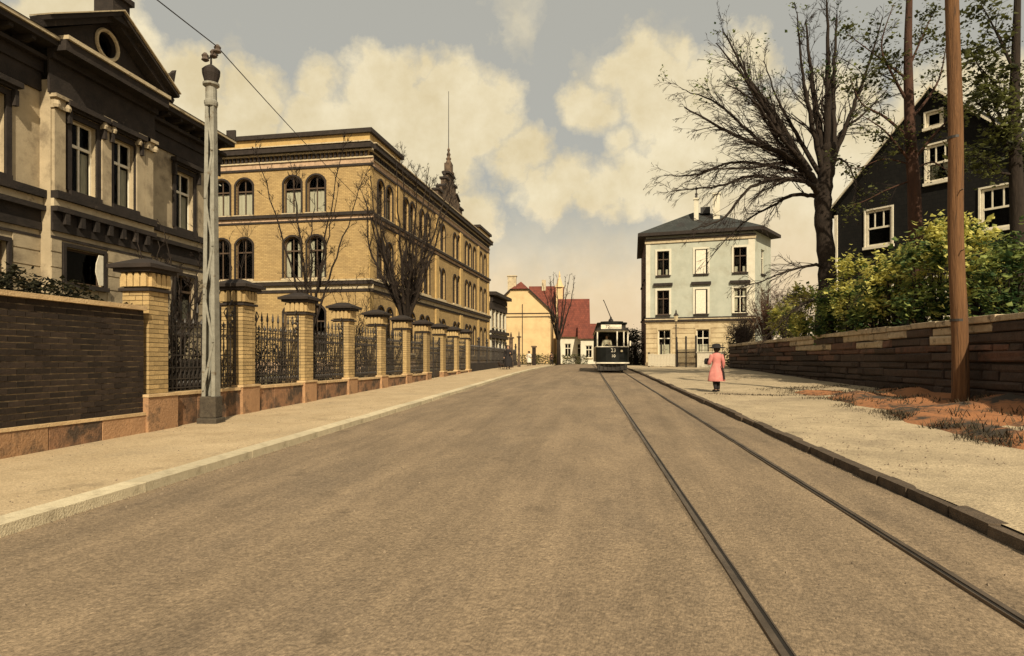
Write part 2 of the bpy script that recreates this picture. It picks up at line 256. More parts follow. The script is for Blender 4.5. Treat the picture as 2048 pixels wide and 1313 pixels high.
# ------------------------------------------------------------------ mesh helpers
class MB:
    def __init__(s): s.v = []; s.f = []
    def face(s, pts):
        i = len(s.v); s.v.extend([tuple(p) for p in pts]); s.f.append(tuple(range(i, i+len(pts)))); return s
    def box(s, x0, x1, y0, y1, z0, z1):
        i = len(s.v)
        s.v += [(x0,y0,z0),(x1,y0,z0),(x1,y1,z0),(x0,y1,z0),(x0,y0,z1),(x1,y0,z1),(x1,y1,z1),(x0,y1,z1)]
        s.f += [tuple(i+k for k in q) for q in ((0,3,2,1),(4,5,6,7),(0,1,5,4),(1,2,6,5),(2,3,7,6),(3,0,4,7))]
        return s
    def bar(s, a, b, w, h=None, up=(0,0,1)):
        """square bar from a to b"""
        a = Vector(a); b = Vector(b); d = (b-a).normalized(); up = Vector(up)
        if abs(d.dot(up)) > .99: up = Vector((1,0,0))
        x = d.cross(up).normalized(); y = x.cross(d).normalized(); h = h or w
        i = len(s.v)
        for p in (a, b):
            for (q, r) in ((-1,-1),(1,-1),(1,1),(-1,1)): s.v.append(tuple(p + x*q*w/2 + y*r*h/2))
        s.f += [tuple(i+k for k in q) for q in ((0,1,2,3),(7,6,5,4),(0,4,5,1),(1,5,6,2),(2,6,7,3),(3,7,4,0))]
        return s
    def tube(s, pts, radii, n=6, cap=True):
        pts = [Vector(p) for p in pts]; rings = []; prev = None
        for k, p in enumerate(pts):
            d = (pts[min(k+1, len(pts)-1)] - pts[max(k-1, 0)])
            if d.length < 1e-6: d = Vector((0,0,1))
            d.normalize()
            if prev is None:
                x = d.orthogonal().normalized()
            else:
                x = (prev - d*prev.dot(d))
                x = x.normalized() if x.length > 1e-5 else d.orthogonal().normalized()
            prev = x; y = d.cross(x)
            i = len(s.v); r = radii[k] if isinstance(radii, (list, tuple)) else radii
            for j in range(n):
                a = 2*math.pi*j/n; s.v.append(tuple(p + (x*math.cos(a) + y*math.sin(a))*r))
            rings.append(i)
        for a, b in zip(rings, rings[1:]):
            for j in range(n): s.f.append((a+j, a+(j+1)%n, b+(j+1)%n, b+j))
        if cap:
            s.f.append(tuple(reversed(range(rings[0], rings[0]+n)))); s.f.append(tuple(range(rings[-1], rings[-1]+n)))
        return s
    def lathe(s, prof, n=10, cx=0, cy=0, sx=1, sy=1):
        """prof: list of (radius, z)"""
        rings = []
        for (r, z) in prof:
            rings.append(len(s.v))
            for j in range(n):
                a = 2*math.pi*(j+.5)/n; s.v.append((cx + r*sx*math.cos(a), cy + r*sy*math.sin(a), z))
        for a, b in zip(rings, rings[1:]):
            for j in range(n): s.f.append((a+j, a+(j+1)%n, b+(j+1)%n, b+j))
        s.f.append(tuple(reversed(range(rings[0], rings[0]+n)))); s.f.append(tuple(range(rings[-1], rings[-1]+n)))
        return s
    def prism(s, poly, z0, z1):
        n = len(poly); i = len(s.v)
        s.v += [(x, y, z0) for x, y in poly] + [(x, y, z1) for x, y in poly]
        s.f += [tuple(reversed(range(i, i+n))), tuple(range(i+n, i+2*n))]
        for j in range(n): s.f.append((i+j, i+(j+1)%n, i+n+(j+1)%n, i+n+j))
        return s
    def plate(s, poly, y0, y1):
        """outline in x,z given depth in y"""
        n = len(poly); i = len(s.v)
        s.v += [(x, y0, z) for x, z in poly] + [(x, y1, z) for x, z in poly]
        s.f += [tuple(range(i, i+n)), tuple(reversed(range(i+n, i+2*n)))]
        for j in range(n): s.f.append((i+(j+1)%n, i+j, i+n+j, i+n+(j+1)%n))
        return s
    def mesh(s, name, m, smooth=False):
        me = bpy.data.meshes.new(name); me.from_pydata(s.v, [], s.f); me.materials.append(MATS[m]); me.update()
        if smooth: me.shade_smooth()
        return me
    def build(s, name, m, parent=None, loc=(0,0,0), rot=0, smooth=False, bevel=0):
        o = bpy.data.objects.new(name, s.mesh(name, m, smooth)); COL.objects.link(o)
        o.parent = parent; o.location = loc; o.rotation_euler = (0, 0, rot)
        if bevel:
            b = o.modifiers.new('bevel', 'BEVEL'); b.width = bevel; b.segments = 2; b.limit_method = 'ANGLE'
        return o

def put(name, me, parent=None, loc=(0,0,0), rot=0, scale=None):
    o = bpy.data.objects.new(name, me); COL.objects.link(o); o.parent = parent; o.location = loc; o.rotation_euler = (0, 0, rot)
    if scale: o.scale = scale
    return o
def tag(o, label=None, cat=None, group=None, kind=None):
    if label: o['label'] = label
    if cat: o['category'] = cat
    if group: o['group'] = group
    if kind: o['kind'] = kind
    return o
def thing(name, label, cat, loc=(0,0,0), rot=0, group=None):
    o = bpy.data.objects.new(name, None); COL.objects.link(o); o.location = loc; o.rotation_euler = (0,0,rot); o.empty_display_size = .3
    return tag(o, label, cat, group)
def copy_tree(o, parent=None):
    c = o.copy(); COL.objects.link(c); c.parent = parent
    for ch in list(o.children): copy_tree(ch, c)
    return c

def G(y):
    """the street climbs gently, then levels out past the tram"""
    if y < -20: return -.4
    if y < 36: return .02*y
    t = min((y-36)/34, 1)
    return .72 + .02*34*(t - t*t/2)*.75

# ------------------------------------------------------------------ setting
def sheet(name, xa, xb, ys, dz, m, nx=1, jag=None, kind='structure', under=.0):
    mb = MB(); rows = []
    for y in ys:
        a, b = xa(y), xb(y); r = []
        for i in range(nx+1):
            x = a + (b-a)*i/nx
            r.append(len(mb.v)); z = G(y) + (dz(x, y) if callable(dz) else dz); mb.v.append((x, y, z))
        rows.append(r)
    for p, q in zip(rows, rows[1:]):
        for i in range(nx): mb.f.append((p[i], p[i+1], q[i+1], q[i]))
    o = mb.build(name, m, smooth=True); tag(o, kind=kind)
    return o
def frange(a, b, s):
    n = max(1, round((b-a)/s)); return [a + (b-a)*i/n for i in range(n+1)]

KL = lambda y: -4.9
KR = lambda y: 3.28 - .037*y
YS = frange(-14, 90, 1.0) + [100, 120, 150]
g = sheet('ground', lambda y: -700 if abs(y) < 1e9 else 0, lambda y: 700, [-60, -20] + frange(-14, 90, 4) + [120, 200, 500, 1500], -.10, 'far_ground', nx=20)
wob = lambda x, y: noise.noise(Vector((x*.5, y*.35, 0)))*.012 + noise.noise(Vector((x*1.7, y*1.1, 5)))*.006
sheet('road', KL, KR, frange(-14, 60, .5) + frange(62, 150, 4), lambda x, y: -.05 + wob(x, y) + .05*(1-((x-(KL(y)+KR(y))/2)/4.1)**2), 'road', nx=18)
lp = sheet('left_pavement', lambda y: -8.3, lambda y: -5.18, frange(-14, 110, 1), lambda x, y: .028+wob(x, y)*.6, 'pavement', nx=6)
rp = sheet('right_pavement', lambda y: KR(y)+.105, lambda y: 9.0, frange(-14, 60, .6), lambda x, y: .05+wob(x, y)*2.2 + .10*max(0, min(1, (x-5)/3))*max(0, min(1, (y-8)/10)), 'right_pavement', nx=14)
sheet('garden_ground', lambda y: -70, lambda y: -8.28, frange(-14, 110, 2), lambda x, y: .04, 'garden', nx=12)
# kerb stones
def kerb(parent, xf, side, ys, dz, skew, km='kerb', kw=.13, jit=0.0):
    vs = {}
    for i, y in enumerate(ys[:-1]):
        L = ys[i+1]-y
        key = round(L, 3)
        if key not in vs:
            mb = MB(); mb.box(-kw, kw, .006, L-.006, -.25, .0); vs[key] = mb.mesh('kerb_stone', km)
        o = put('kerb_stone', vs[key], parent, (xf(y)+side*kw + rng.uniform(-jit, jit), y, G(y+L/2)+dz+rng.uniform(-.006, .006)-rng.random()*jit), skew)
        o.rotation_euler = (math.atan((G(y+L)-G(y))/L), rng.uniform(-.01, .01)+rng.uniform(-jit, jit)*3, skew + rng.uniform(-.004, .004)+rng.uniform(-jit, jit))
kerb(lp, KL, -1, frange(1, 62, 1.05), .040, 0, 'kerb', .14)
kr = random.Random(15); ky = [1.0]
while ky[-1] < 50: ky.append(ky[-1] + kr.choice((.45, .6, .75, .9, 1.1)))
kerb(rp, KR, 1, ky, .055, math.atan(.037), 'dark_kerb', .075, .022)

# tram track: two grooved rails
TX = lambda y: 1.70 - .035*y
track = thing('tram_track', 'pair of steel tram rails set in the brown road surface', 'tram track', (0, 0, 0))
for sgn in (-1, 1):
    for (nm, o0, o1, dz, m) in (('rail', -.020, .020, .010, 'steel'), ('rail_groove', .020, .046, .002, 'groove'), ('guard_rail', .046, .056, .006, 'steel')):
        mb = MB(); rows = []
        for y in frange(1, 75, 1):
            if sgn > 0: a, b = TX(y)+.73-o1, TX(y)+.73-o0
            else: a, b = TX(y)-.73+o0, TX(y)-.73+o1
            xm = (a+b)/2
            z = G(y) - .05 + .05*(1-((xm-(KL(y)+KR(y))/2)/4.1)**2) + .012 + dz
            i = len(mb.v); mb.v += [(a, y, z-.1), (a, y, z), (b, y, z), (b, y, z-.1)]; rows.append(i)
        for p, q in zip(rows, rows[1:]):
            for k in range(3): mb.f.append((p+k, p+k+1, q+k+1, q+k))
        mb.build(nm, m, track)

br_ = random.Random(9)
for sgn in (-1, 1):
    mb = MB(); rows = []
    for y in frange(1, 60, .12):
        wl, wr = [.085+.05*noise.noise(Vector((y*1.3, sgn*7+q, 0)))+.04*noise.noise(Vector((y*5, sgn*7+q, 4)))+br_.uniform(-.015, .015) for q in (0, 3)]
        xm = TX(y)+sgn*.73; z = G(y) - .05 + .05*(1-((xm-(KL(y)+KR(y))/2)/4.1)**2) + .013
        i = len(mb.v); mb.v += [(xm-wl*1.3, y, z-.035), (xm, y, z+.004), (xm+wr*1.3, y, z-.035)]; rows.append(i)
    for p, q in zip(rows, rows[1:]): mb.f += [(p, p+1, q+1, q), (p+1, p+2, q+2, q+1)]
    mb.build('rail_bed', 'rail_dirt', track)
# right hand terrace behind the stone wall, verge in front of it
WXF = lambda y: 8.75 - .024*(y-13)                     # face line of the stone wall
sheet('terrace', lambda y: WXF(y)+.25, lambda y: 70, frange(4, 46, 2), lambda x, y: 2.42-G(y) + min(1.6, .10*max(0, x-10)) + noise.noise(Vector((x*.5, y*.5, 2)))*.08, 'garden', nx=20)
def verge_h(x, y):
    t = max(0, min(1, (x-5.35-.35*noise.noise(Vector((y*.6, 3, 1))))/.9)); u = max(0, min(1, (23-y)/4))
    s = max(0, (x-7.2)/1.6)
    return -.03 + u*t*(.11 + .16*noise.noise(Vector((x*1.1, y*.7, 7))) + .05*noise.noise(Vector((x*4, y*3, 7))) + .26*s*s)+.08*t
sheet('verge', lambda y: 5.0, lambda y: WXF(y)+.05, frange(-2, 24, .25), lambda x, y: verge_h(x, y), 'dirt', nx=26)

# ------------------------------------------------------------------ architecture helpers
def arch(w, h, rise, n=8):
    """outline of an opening, bottom centre at 0,0; rise = height of the arched head"""
    if rise <= 0: return [(-w/2, 0), (w/2, 0), (w/2, h), (-w/2, h)]
    pts = [(-w/2, 0), (w/2, 0)]
    r = (w*w/4 + rise*rise)/(2*rise); cz = h - r; a0 = math.asin(min(1, (w/2)/r)); a0 = a0 if rise <= w/2 else a0
    for k in range(n+1):
        a = a0 - 2*a0*k/n; pts.append((r*math.sin(a), cz + r*math.cos(a)))
    return pts
def wall(parent, name, loc, ang, w, v0, v1, holes, m, reveal=.22, reveal_m=None, outline=None):
    outer = outline or [(0, v0), (w, v0), (w, v1), (0, v1)]
    loops = [outer] + [[(u+x, v+z) for x, z in arch(ww, hh, rs)] for (u, v, ww, hh, rs) in holes]
    mb = MB()
    flat = [p for l in loops for p in l]
    tris = tessellate_polygon([[Vector((p[0], p[1], 0)) for p in l] for l in loops])
    mb.v = [(p[0], 0, p[1]) for p in flat]; mb.f = [tuple(t) for t in tris]
    for l in loops[1:]:
        n = len(l)
        for k in range(n):
            a, b = l[k], l[(k+1) % n]; mb.face([(a[0], 0, a[1]), (b[0], 0, b[1]), (b[0], reveal, b[1]), (a[0], reveal, a[1])])
    return mb.build(name, m, parent, loc, ang)
def wpos(loc, ang, u, v, d=0):
    """point in a wall frame: u along, v up, d outward"""
    return (loc[0] + u*math.cos(ang) + d*math.sin(ang), loc[1] + u*math.sin(ang) - d*math.cos(ang), loc[2] + v)
WC = {}
def window(parent, loc, ang, u, v, w, h, rise=0, frame='white_paint', fw=.07, bars='cross', curtain=None, sill='cream_trim', surround=None, depth=.12, blind=False):
    key = (round(w,2), round(h,2), round(rise,2), frame, fw, bars, depth)
    if key not in WC:
        o_ = arch(w, h, rise); i_ = arch(w-2*fw, h-2*fw, max(0, rise - .0)); i_ = [(x, z+fw) for x, z in i_]
        mb = MB(); n = len(o_)
        for k in range(n):
            a, b, c, d = o_[k], o_[(k+1) % n], i_[(k+1) % n], i_[k]
            mb.face([(a[0], depth, a[1]), (b[0], depth, b[1]), (c[0], depth, c[1]), (d[0], depth, d[1])])
            mb.face([(d[0], depth, d[1]), (c[0], depth, c[1]), (c[0], depth+.05, c[1]), (d[0], depth+.05, d[1])])
        ht = h-.01
        tz = h*.66
        if bars == 'cross':
            mb.box(-.03, .03, depth+.005, depth+.045, fw, ht-fw); mb.box(-w/2+fw, w/2-fw, depth-.01, depth+.04, tz-.04, tz+.04)
        elif bars == 'six':
            mb.box(-w/2+fw, w/2-fw, depth-.01, depth+.04, h*.5-.04, h*.5+.04)
            for q in (-1, 1): mb.box(q*w/6-.025, q*w/6+.025, depth+.005, depth+.04, h*.5, h-fw)
        elif bars == 'grid':
            mb.box(-.025, .025, depth+.005, depth+.045, fw, ht-fw)
            for q in (.36, .66): mb.box(-w/2+fw, w/2-fw, depth-.005, depth+.04, h*q-.025, h*q+.025)
        me = mb.mesh('window', frame)
        gp = MB(); gp.face([(x, depth+.03, z) for x, z in i_]); gm = gp.mesh('pane', 'glass')
        WC[key] = (me, gm)
    me, gm = WC[key]
    o = put('window', me, parent, wpos(loc, ang, u, v), ang)
    if blind:
        pass
    put('pane', gm, o)
    if curtain:
        lo, hi, shape = curtain
        k2 = ('c', round(w,2), round(h,2), curtain)
        if k2 not in WC:
            mb = MB(); x0 = -w/2+.01; y = depth+.11
            def strip(xa, xb, za, zb, xa2=None, xb2=None):
                xa2 = xa if xa2 is None else xa2; xb2 = xb if xb2 is None else xb2; nn = 8
                for j in range(nn):
                    t0, t1 = j/nn, (j+1)/nn; yo = y + (.02 if j % 2 else 0); y1 = y + (0 if j % 2 else .02)
                    mb.face([(xa+(xb-xa)*t0, yo, za), (xa+(xb-xa)*t1, y1, za), (xa2+(xb2-xa2)*t1, y1, zb), (xa2+(xb2-xa2)*t0, yo, zb)])
            if shape == 'full': strip(-w/2+.02, w/2-.02, h*lo, h*hi)
            elif shape == 'drawn': strip(-w/2+.02, -w*.27, h*lo, h*hi, None, -.02); strip(w*.27, w/2-.02, h*lo, h*hi, .02, None)
            elif shape == 'sides': strip(-w/2+.02, -w*.2, h*lo, h*hi); strip(w*.2, w/2-.02, h*lo, h*hi)
            WC[k2] = mb.mesh('curtain', 'curtain')
        put('curtain', WC[k2], o)
    if sill:
        k3 = ('s', round(w,2), sill)
        if k3 not in WC: WC[k3] = MB().box(-w/2-.1, w/2+.1, -.13, depth, -.12, -.003).mesh('window_sill', sill)
        put('window_sill', WC[k3], o)
    if surround:
        sw, sm = surround
        k4 = ('r', round(w,2), round(h,2), round(rise,2), surround)
        if k4 not in WC:
            mb = MB(); a_ = arch(w, h, rise); b_ = arch(w+2*sw, h+sw, rise + (sw*.3 if rise else 0)); n = len(a_); y0 = -.05
            for k in range(1, n):
                p, q = k, (k+1) % n
                A, B, C_, D = a_[p], a_[q], b_[q], b_[p]
                if q == 0: A, B, C_, D = a_[p], a_[0], b_[0], b_[p]
                mb.face([(A[0], y0, A[1]), (B[0], y0, B[1]), (C_[0], y0, C_[1]), (D[0], y0, D[1])])
                mb.face([(D[0], y0, D[1]), (C_[0], y0, C_[1]), (C_[0], -.001, C_[1]), (D[0], -.001, D[1])])
                mb.face([(A[0], y0, A[1]), (B[0], y0, B[1]), (B[0], .02, B[1]), (A[0], .02, A[1])])
            WC[k4] = mb.mesh('surround', sm)
        put('surround', WC[k4], o)
    return o
def bands(parent, loc, ang, u0, u1, rows, name='string_course'):
    """rows: (v0, v1, projection, material)"""
    for (a, b, p, m) in rows: MB().box(u0, u1, -p, -.002, a, b).build(name, m, parent, loc, ang)
def dentils(parent, loc, ang, u0, u1, v0, v1, proj, step, m, name='dentil_row'):
    mb = MB(); n = int((u1-u0)/step)
    for k in range(n): x = u0 + (k+.25)*step; mb.box(x, x+step*.5, -proj, -.003, v0, v1)
    mb.build(name, m, parent, loc, ang)


# ------------------------------------------------------------------ yellow brick institution on the left
def yellow_building():
    t = thing('yellow_brick_building', 'long yellow brick building with paired arched windows and a finialed central gable', 'building', (-13.0, 34.0, .68), R(-2.26))
    W, LEN, H = 13.5, 30.3, 12.8
    fl = (-W, 0, 0); fa = 0.0                   # front wall, faces the camera end of the street
    ww = 1.06
    fx = [W-4.58, W-3.14, W-7.6, W-9.05, W-11.6]
    floors = [(1.25, 2.65, .40), (5.45, 2.36, .40), (9.13, 2.1, .40)]
    holes = [(u, v, ww, h, r) for u in fx for (v, h, r) in floors]
    wall(t, 'front_wall', fl, fa, W, -.4, H, holes, 'yellow_wall')
    cur = {0: None, 1: (.0, .45, 'full'), 2: (.02, .62, 'full')}
    for u in fx:
        for k, (v, h, r) in enumerate(floors):
            c = cur[k]
            if k == 1: c = (.0, .9, 'sides') if u > W-5 else None
            window(t, fl, fa, u, v, ww, h, r, frame='brown_frame', curtain=c, surround=(.10, 'dark_trim'), depth=.13)
    # street wall with centre and end projections
    sl = (0, 0, 0); sa = R(90)
    pairs = [1.75, 3.1, 6.0, 7.2, 9.2, 10.4, 13.1, 14.3, 17.6, 18.8, 21.4, 22.6, 24.3]
    w2 = .98
    sh = [(u, v, w2, h, r) for u in pairs + [26.9, 28.6] for (v, h, r) in floors]
    wall(t, 'street_wall', sl, sa, LEN, -.4, H, sh, 'yellow_wall')
    for u in pairs + [26.9, 28.6]:
        for k, (v, h, r) in enumerate(floors):
            window(t, sl, sa, u, v, w2, h, r, frame='brown_frame', curtain=(0, .6, 'full') if rng.random() < .75 and k else None, surround=(.10, 'dark_trim'), depth=.13)
    wall(t, 'rear_wall', (0, LEN, 0), R(180), W, -.4, H, [], 'yellow_wall')
    wall(t, 'rear_wall', (-W, LEN, 0), R(-90), LEN, -.4, H, [], 'yellow_wall')
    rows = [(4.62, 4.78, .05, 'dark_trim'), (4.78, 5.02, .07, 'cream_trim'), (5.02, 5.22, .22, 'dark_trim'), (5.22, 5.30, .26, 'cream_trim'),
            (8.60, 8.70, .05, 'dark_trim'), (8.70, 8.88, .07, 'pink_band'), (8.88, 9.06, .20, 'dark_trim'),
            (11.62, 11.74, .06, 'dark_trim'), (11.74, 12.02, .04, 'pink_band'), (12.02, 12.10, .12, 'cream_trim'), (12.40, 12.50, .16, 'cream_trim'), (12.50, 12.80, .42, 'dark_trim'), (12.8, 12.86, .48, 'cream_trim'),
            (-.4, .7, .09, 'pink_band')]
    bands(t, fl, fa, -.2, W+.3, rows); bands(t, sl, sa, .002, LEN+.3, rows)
    dentils(t, fl, fa, 0, W+.1, 12.10, 12.40, .13, .26, 'dark_trim'); dentils(t, sl, sa, .1, LEN, 12.10, 12.40, .13, .26, 'dark_trim')
    # attic parapets over both pavilions
    for (y0, y1) in ((-.12, 4.7), (25.6, LEN+.1)):
        a = MB(); a.box(-W if y0 < 0 else -4.6, .12, y0, y1, 12.86, 13.36); a.build('attic', 'yellow_plain', t)
        a = MB(); a.box(-W-.1 if y0 < 0 else -4.8, .30, y0-.18, y1+.18, 13.36, 13.60); a.build('attic_coping', 'dark_trim', t)
    rf = MB()
    rf.face([(-W, 4.7, 12.87), (0.3, 4.7, 12.87), (-3, 8, 13.3), (-W+3, 8, 13.3)]); rf.face([(.3, 4.7, 12.87), (.3, LEN, 12.87), (-3, LEN-3, 13.3), (-3, 8, 13.3)])
    rf.face([(-W, LEN, 12.87), (-W, 4.7, 12.87), (-W+3, 8, 13.3), (-W+3, LEN-3, 13.3)]); rf.face([(.3, LEN, 12.87), (-W, LEN, 12.87), (-W+3, LEN-3, 13.3), (-3, LEN-3, 13.3)]); rf.face([(-3, 8, 13.3), (-3, LEN-3, 13.3), (-W+3, LEN-3, 13.3), (-W+3, 8, 13.3)])
    rf.build('roof', 'slate', t)
    # centre bay: shallow projection and stepped gable
    c0, c1 = 12.2, 19.8; cm = (c0+c1)/2
    gl = [(c0+.3, 12.87), (c1-.3, 12.87), (c1-.3, 13.5), (c1-1.3, 13.5), (c1-1.3, 14.0), (cm+1.5, 14.4), (cm+1.5, 14.9), (cm+.8, 14.9), (cm+.8, 15.5), (cm-.8, 15.5), (cm-.8, 14.9), (cm-1.5, 14.9), (cm-1.5, 14.4), (c0+1.3, 14.0), (c0+1.3, 13.5), (c0+.3, 13.5)]
    gb = MB(); gb.plate(gl, -.14, .25); gable = gb.build('gable', 'sooty_stone', t, sl, sa)
    cp = MB()
    for (a, b, z) in ((c0+.2, c0+1.4, 13.5), (c1-1.4, c1-.2, 13.5), (cm-1.6, cm-.7, 14.9), (cm+.7, cm+1.6, 14.9), (cm-.95, cm+.95, 15.5)): cp.box(a, b, -.26, .34, z+.002, z+.16)
    for s_ in (-1, 1):
        cp.bar((cm+s_*2.5, .05, 14.06), (cm+s_*1.5, .05, 14.46), .62, .12)
    cp.build('coping', 'dark_trim', gable)
    for (x, z, r, h) in ((c0+.8, 13.66, .16, .5), (c1-.8, 13.66, .16, .5), (cm-1.2, 15.06, .15, .5), (cm+1.2, 15.06, .15, .5)):
        MB().lathe([(r, z), (r*.6, z+h*.3), (r, z+h*.55), (r*.5, z+h*.8), (.02, z+h)], 8, x, .05).build('ball_finial', 'dark_trim', gable)
    ped = MB(); ped.box(cm-.45, cm+.45, -.3, .4, 15.66, 15.85); ped.box(cm-.33, cm+.33, -.22, .32, 15.852, 16.5)
    ped.lathe([(.30, 16.5), (.16, 16.75), (.22, 16.9), (.11, 17.05), (.17, 17.25), (.07, 17.45), (.12, 17.6), (.03, 17.8)], 10, cm, .05); ped.build('pinnacle', 'sooty_stone', gable)
    MB().tube([(cm, .05, 17.7), (cm, .05, 22.3)], [.035, .02], 6).build('flag_pole', 'iron', gable)
    for u in (c0, c1-.7): bands(t, sl, sa, u, u+.7, [(.7, 4.6, .12, 'yellow_plain'), (5.32, 8.58, .12, 'yellow_plain'), (9.08, 11.6, .12, 'yellow_plain')], 'pilaster')
    for u in (0.02, 4.2, 25.6, LEN-.5): bands(t, sl, sa, u, u+.48, [(.7, 4.6, .09, 'yellow_plain'), (5.32, 8.58, .09, 'yellow_plain'), (9.08, 11.6, .09, 'yellow_plain')], 'pilaster')
    MB().box(-W+.5, -.5, .5, LEN-.5, 4.4, 4.5).box(-W+.5, -.5, .5, LEN-.5, 8.3, 8.4).build('floor_slab', 'room', t)
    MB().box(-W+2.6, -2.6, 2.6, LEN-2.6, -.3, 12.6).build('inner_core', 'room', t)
    return t
yellow_building()

# ------------------------------------------------------------------ plastered villa with pediment, left edge
def left_house():
    t = thing('plastered_villa', 'sooty plastered villa with a dark triangular pediment and tall windows', 'house', (-14.5, 22.2, .30), 0)
    sl = (0, -16, 0); sa = R(90)              # street facade, u from y=-16
    U = lambda y: y + 16
    H = 8.45
    up = [(-1.8, .95), (-5.02, .86), (-6.5, .86), (-9.0, .95), (-11.3, .95), (-13.7, .95)]
    lo = [(-1.75, 1.05), (-6.45, 1.3), (-9.0, 1.05), (-11.3, 1.05), (-13.7, 1.05)]
    bay0, bay1 = -7.55, -3.85
    proj = .32
    def off(y): return proj if bay0 < y < bay1 else 0
    hs_w = [(U(y), 5.72, w, 1.95, 0) for y, w in up if not off(y)] + [(U(y), 2.55, w, 1.55, 0) for y, w in lo if not off(y)]
    hs_w.append(((U(bay0)+U(bay1))/2, .3, bay1-bay0-.3, H-.8, 0))
    wall(t, 'street_wall', sl, sa, 16, -.5, H, hs_w, 'plaster')
    bl = (proj, -16, 0)
    w0, w1 = U(bay0), U(bay1)
    hs_b = [(U(y), 5.72, w, 1.95, 0) for y, w in up if off(y)] + [(U(y), 3.25, w, .95, 0) for y, w in lo if off(y)]
    wall(t, 'bay_wall', bl, sa, 0, 0, 0, hs_b, 'plaster', outline=[(w0, -.5), (w1, -.5), (w1, H), (w0, H)])
    MB().face([(0, bay0, -.5), (proj, bay0, -.5), (proj, bay0, H), (0, bay0, H)]).face([(0, bay1, -.5), (proj, bay1, -.5), (proj, bay1, H), (0, bay1, H)]).build('bay_side', 'plaster', t)
    for y, w in up:
        p = off(y); L_ = (p, -16, 0)
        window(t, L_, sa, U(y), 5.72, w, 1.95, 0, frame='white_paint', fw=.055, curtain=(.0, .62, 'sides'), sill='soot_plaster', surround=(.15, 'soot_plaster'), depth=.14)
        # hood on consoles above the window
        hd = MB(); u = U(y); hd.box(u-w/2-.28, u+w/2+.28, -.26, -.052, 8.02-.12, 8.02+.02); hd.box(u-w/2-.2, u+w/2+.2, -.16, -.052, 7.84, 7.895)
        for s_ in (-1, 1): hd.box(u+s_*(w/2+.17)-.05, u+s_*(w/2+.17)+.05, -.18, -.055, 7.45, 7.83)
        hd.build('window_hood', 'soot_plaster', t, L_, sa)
    for y, w in lo:
        p = off(y); L_ = (p, -16, 0)
        v, h = (3.25, .95) if p else (2.55, 1.55)
        window(t, L_, sa, U(y), v, w, h, 0, frame='brown_frame', fw=.06, bars='cross' if not p else 'none', curtain=None if p else (0, .5, 'sides'), sill='soot_plaster', surround=(.10, 'soot_plaster'), depth=.14)
        if p:   # half drawn pale blind in the wide opening
            mb = MB(); u0 = w/2
            mb.plate([(u0-.05, .05), (u0-.05, .9), (u0-.2, .9), (u0-.30, .65), (u0-.32, .4), (u0-.2, .05)], -.02, .0); mb.build('shutter', 'white_paint', t, wpos(L_, sa, U(y), v, .03), sa)
    wall(t, 'end_wall', (0, 0, 0), R(180), 11, -.5, H, [], 'plaster'); wall(t, 'end_wall', (-11, -16, 0), 0, 11, -.5, H, [], 'plaster'); wall(t, 'rear_wall', (-11, 0, 0), R(-90), 16, -.5, H, [], 'plaster')
    # courses
    low = [(4.55, 4.75, .08, 'soot_plaster'), (4.75, 5.05, .05, 'soot_plaster'), (5.05, 5.18, .20, 'soot_plaster'), (5.18, 5.38, .10, 'cream_trim'), (5.38, 5.58, .22, 'soot_plaster'), (4.35, 4.42, .04, 'soot_plaster'), (-.5, 1.2, .07, 'soot_plaster')]
    # groove lines of the rusticated ground floor: raised courses with gaps
    grooves = [(1.22+.40*k, 1.22+.40*k+.365, .03) for k in range(8)]
    ent = [(8.08, 8.46, .07, 'soot_plaster'), (8.46, 8.95, .05, 'soot_plaster'), (8.95, 9.12, .18, 'soot_plaster'), (9.12, 9.40, .55, 'soot_plaster'), (9.40, 9.50, .62, 'cream_trim')]
    for (L_, a, b) in ((sl, 0, w0-.002), (bl, w0, w1), (sl, w1+.002, 16)):
        bands(t, L_, sa, a, b, low)
        if L_ is bl: bands(t, L_, sa, a-.1, b+.1, ent, 'entablature')
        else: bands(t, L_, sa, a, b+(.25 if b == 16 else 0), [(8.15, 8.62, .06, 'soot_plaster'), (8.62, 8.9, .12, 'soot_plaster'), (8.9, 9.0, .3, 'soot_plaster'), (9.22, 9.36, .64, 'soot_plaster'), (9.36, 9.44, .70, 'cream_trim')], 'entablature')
        mb = MB(); hl = [(U(y)-w/2-.14, U(y)+w/2+.14, (3.13 if off(y) else 2.43), (4.32 if off(y) else 4.22)) for y, w in lo]
        for (v0, v1, p) in grooves:
            cuts = [a] + sorted(x for h in hl for x in (h[0], h[1]) if a < x < b) + [b]
            for c, d in zip(cuts, cuts[1:]):
                m_ = (c+d)/2; blocked = any(h[0] < m_ < h[1] and v1 > h[2] and v0 < h[3] for h in hl)
                if not blocked: mb.box(c+.002, d-.002, -p, -.002, v0, v1)
        mb.build('rusticated_course', 'plaster', t, L_, sa)
    # soffit brackets of the wings
    for k in range(26):
        y = -.2 - k*.62
        if bay0-.1 < y < bay1+.1: continue
        MB().plate([(0, 9.0), (.55, 9.0+.12), (.55, 9.22), (0, 9.22)], -.06, .06).build('eave_bracket', 'soot_plaster', t, (.0, y, 0), 0)
    # consoles under the lower course and pilasters with capitals on the bay
    for y in (bay0+.20, -5.76, bay1-.55, bay1-.19):
        u = U(y); pl = MB(); pl.box(u-.17, u+.17, -.09, -.002, 5.58, 7.72); pl.build('pilaster', 'plaster', t, bl, sa)
        cp = MB(); cp.box(u-.21, u+.21, -.17, -.002, 7.72, 7.80); cp.box(u-.19, u+.19, -.13, -.002, 7.80, 7.98); cp.box(u-.25, u+.25, -.22, -.002, 7.98, 8.07)
        for s_ in (-1, 1): cp.lathe([(.065, 7.72), (.09, 7.80), (.06, 7.9)], 8, u+s_*.17, -.16)
        cp.build('capital', 'plaster', t, bl, sa)
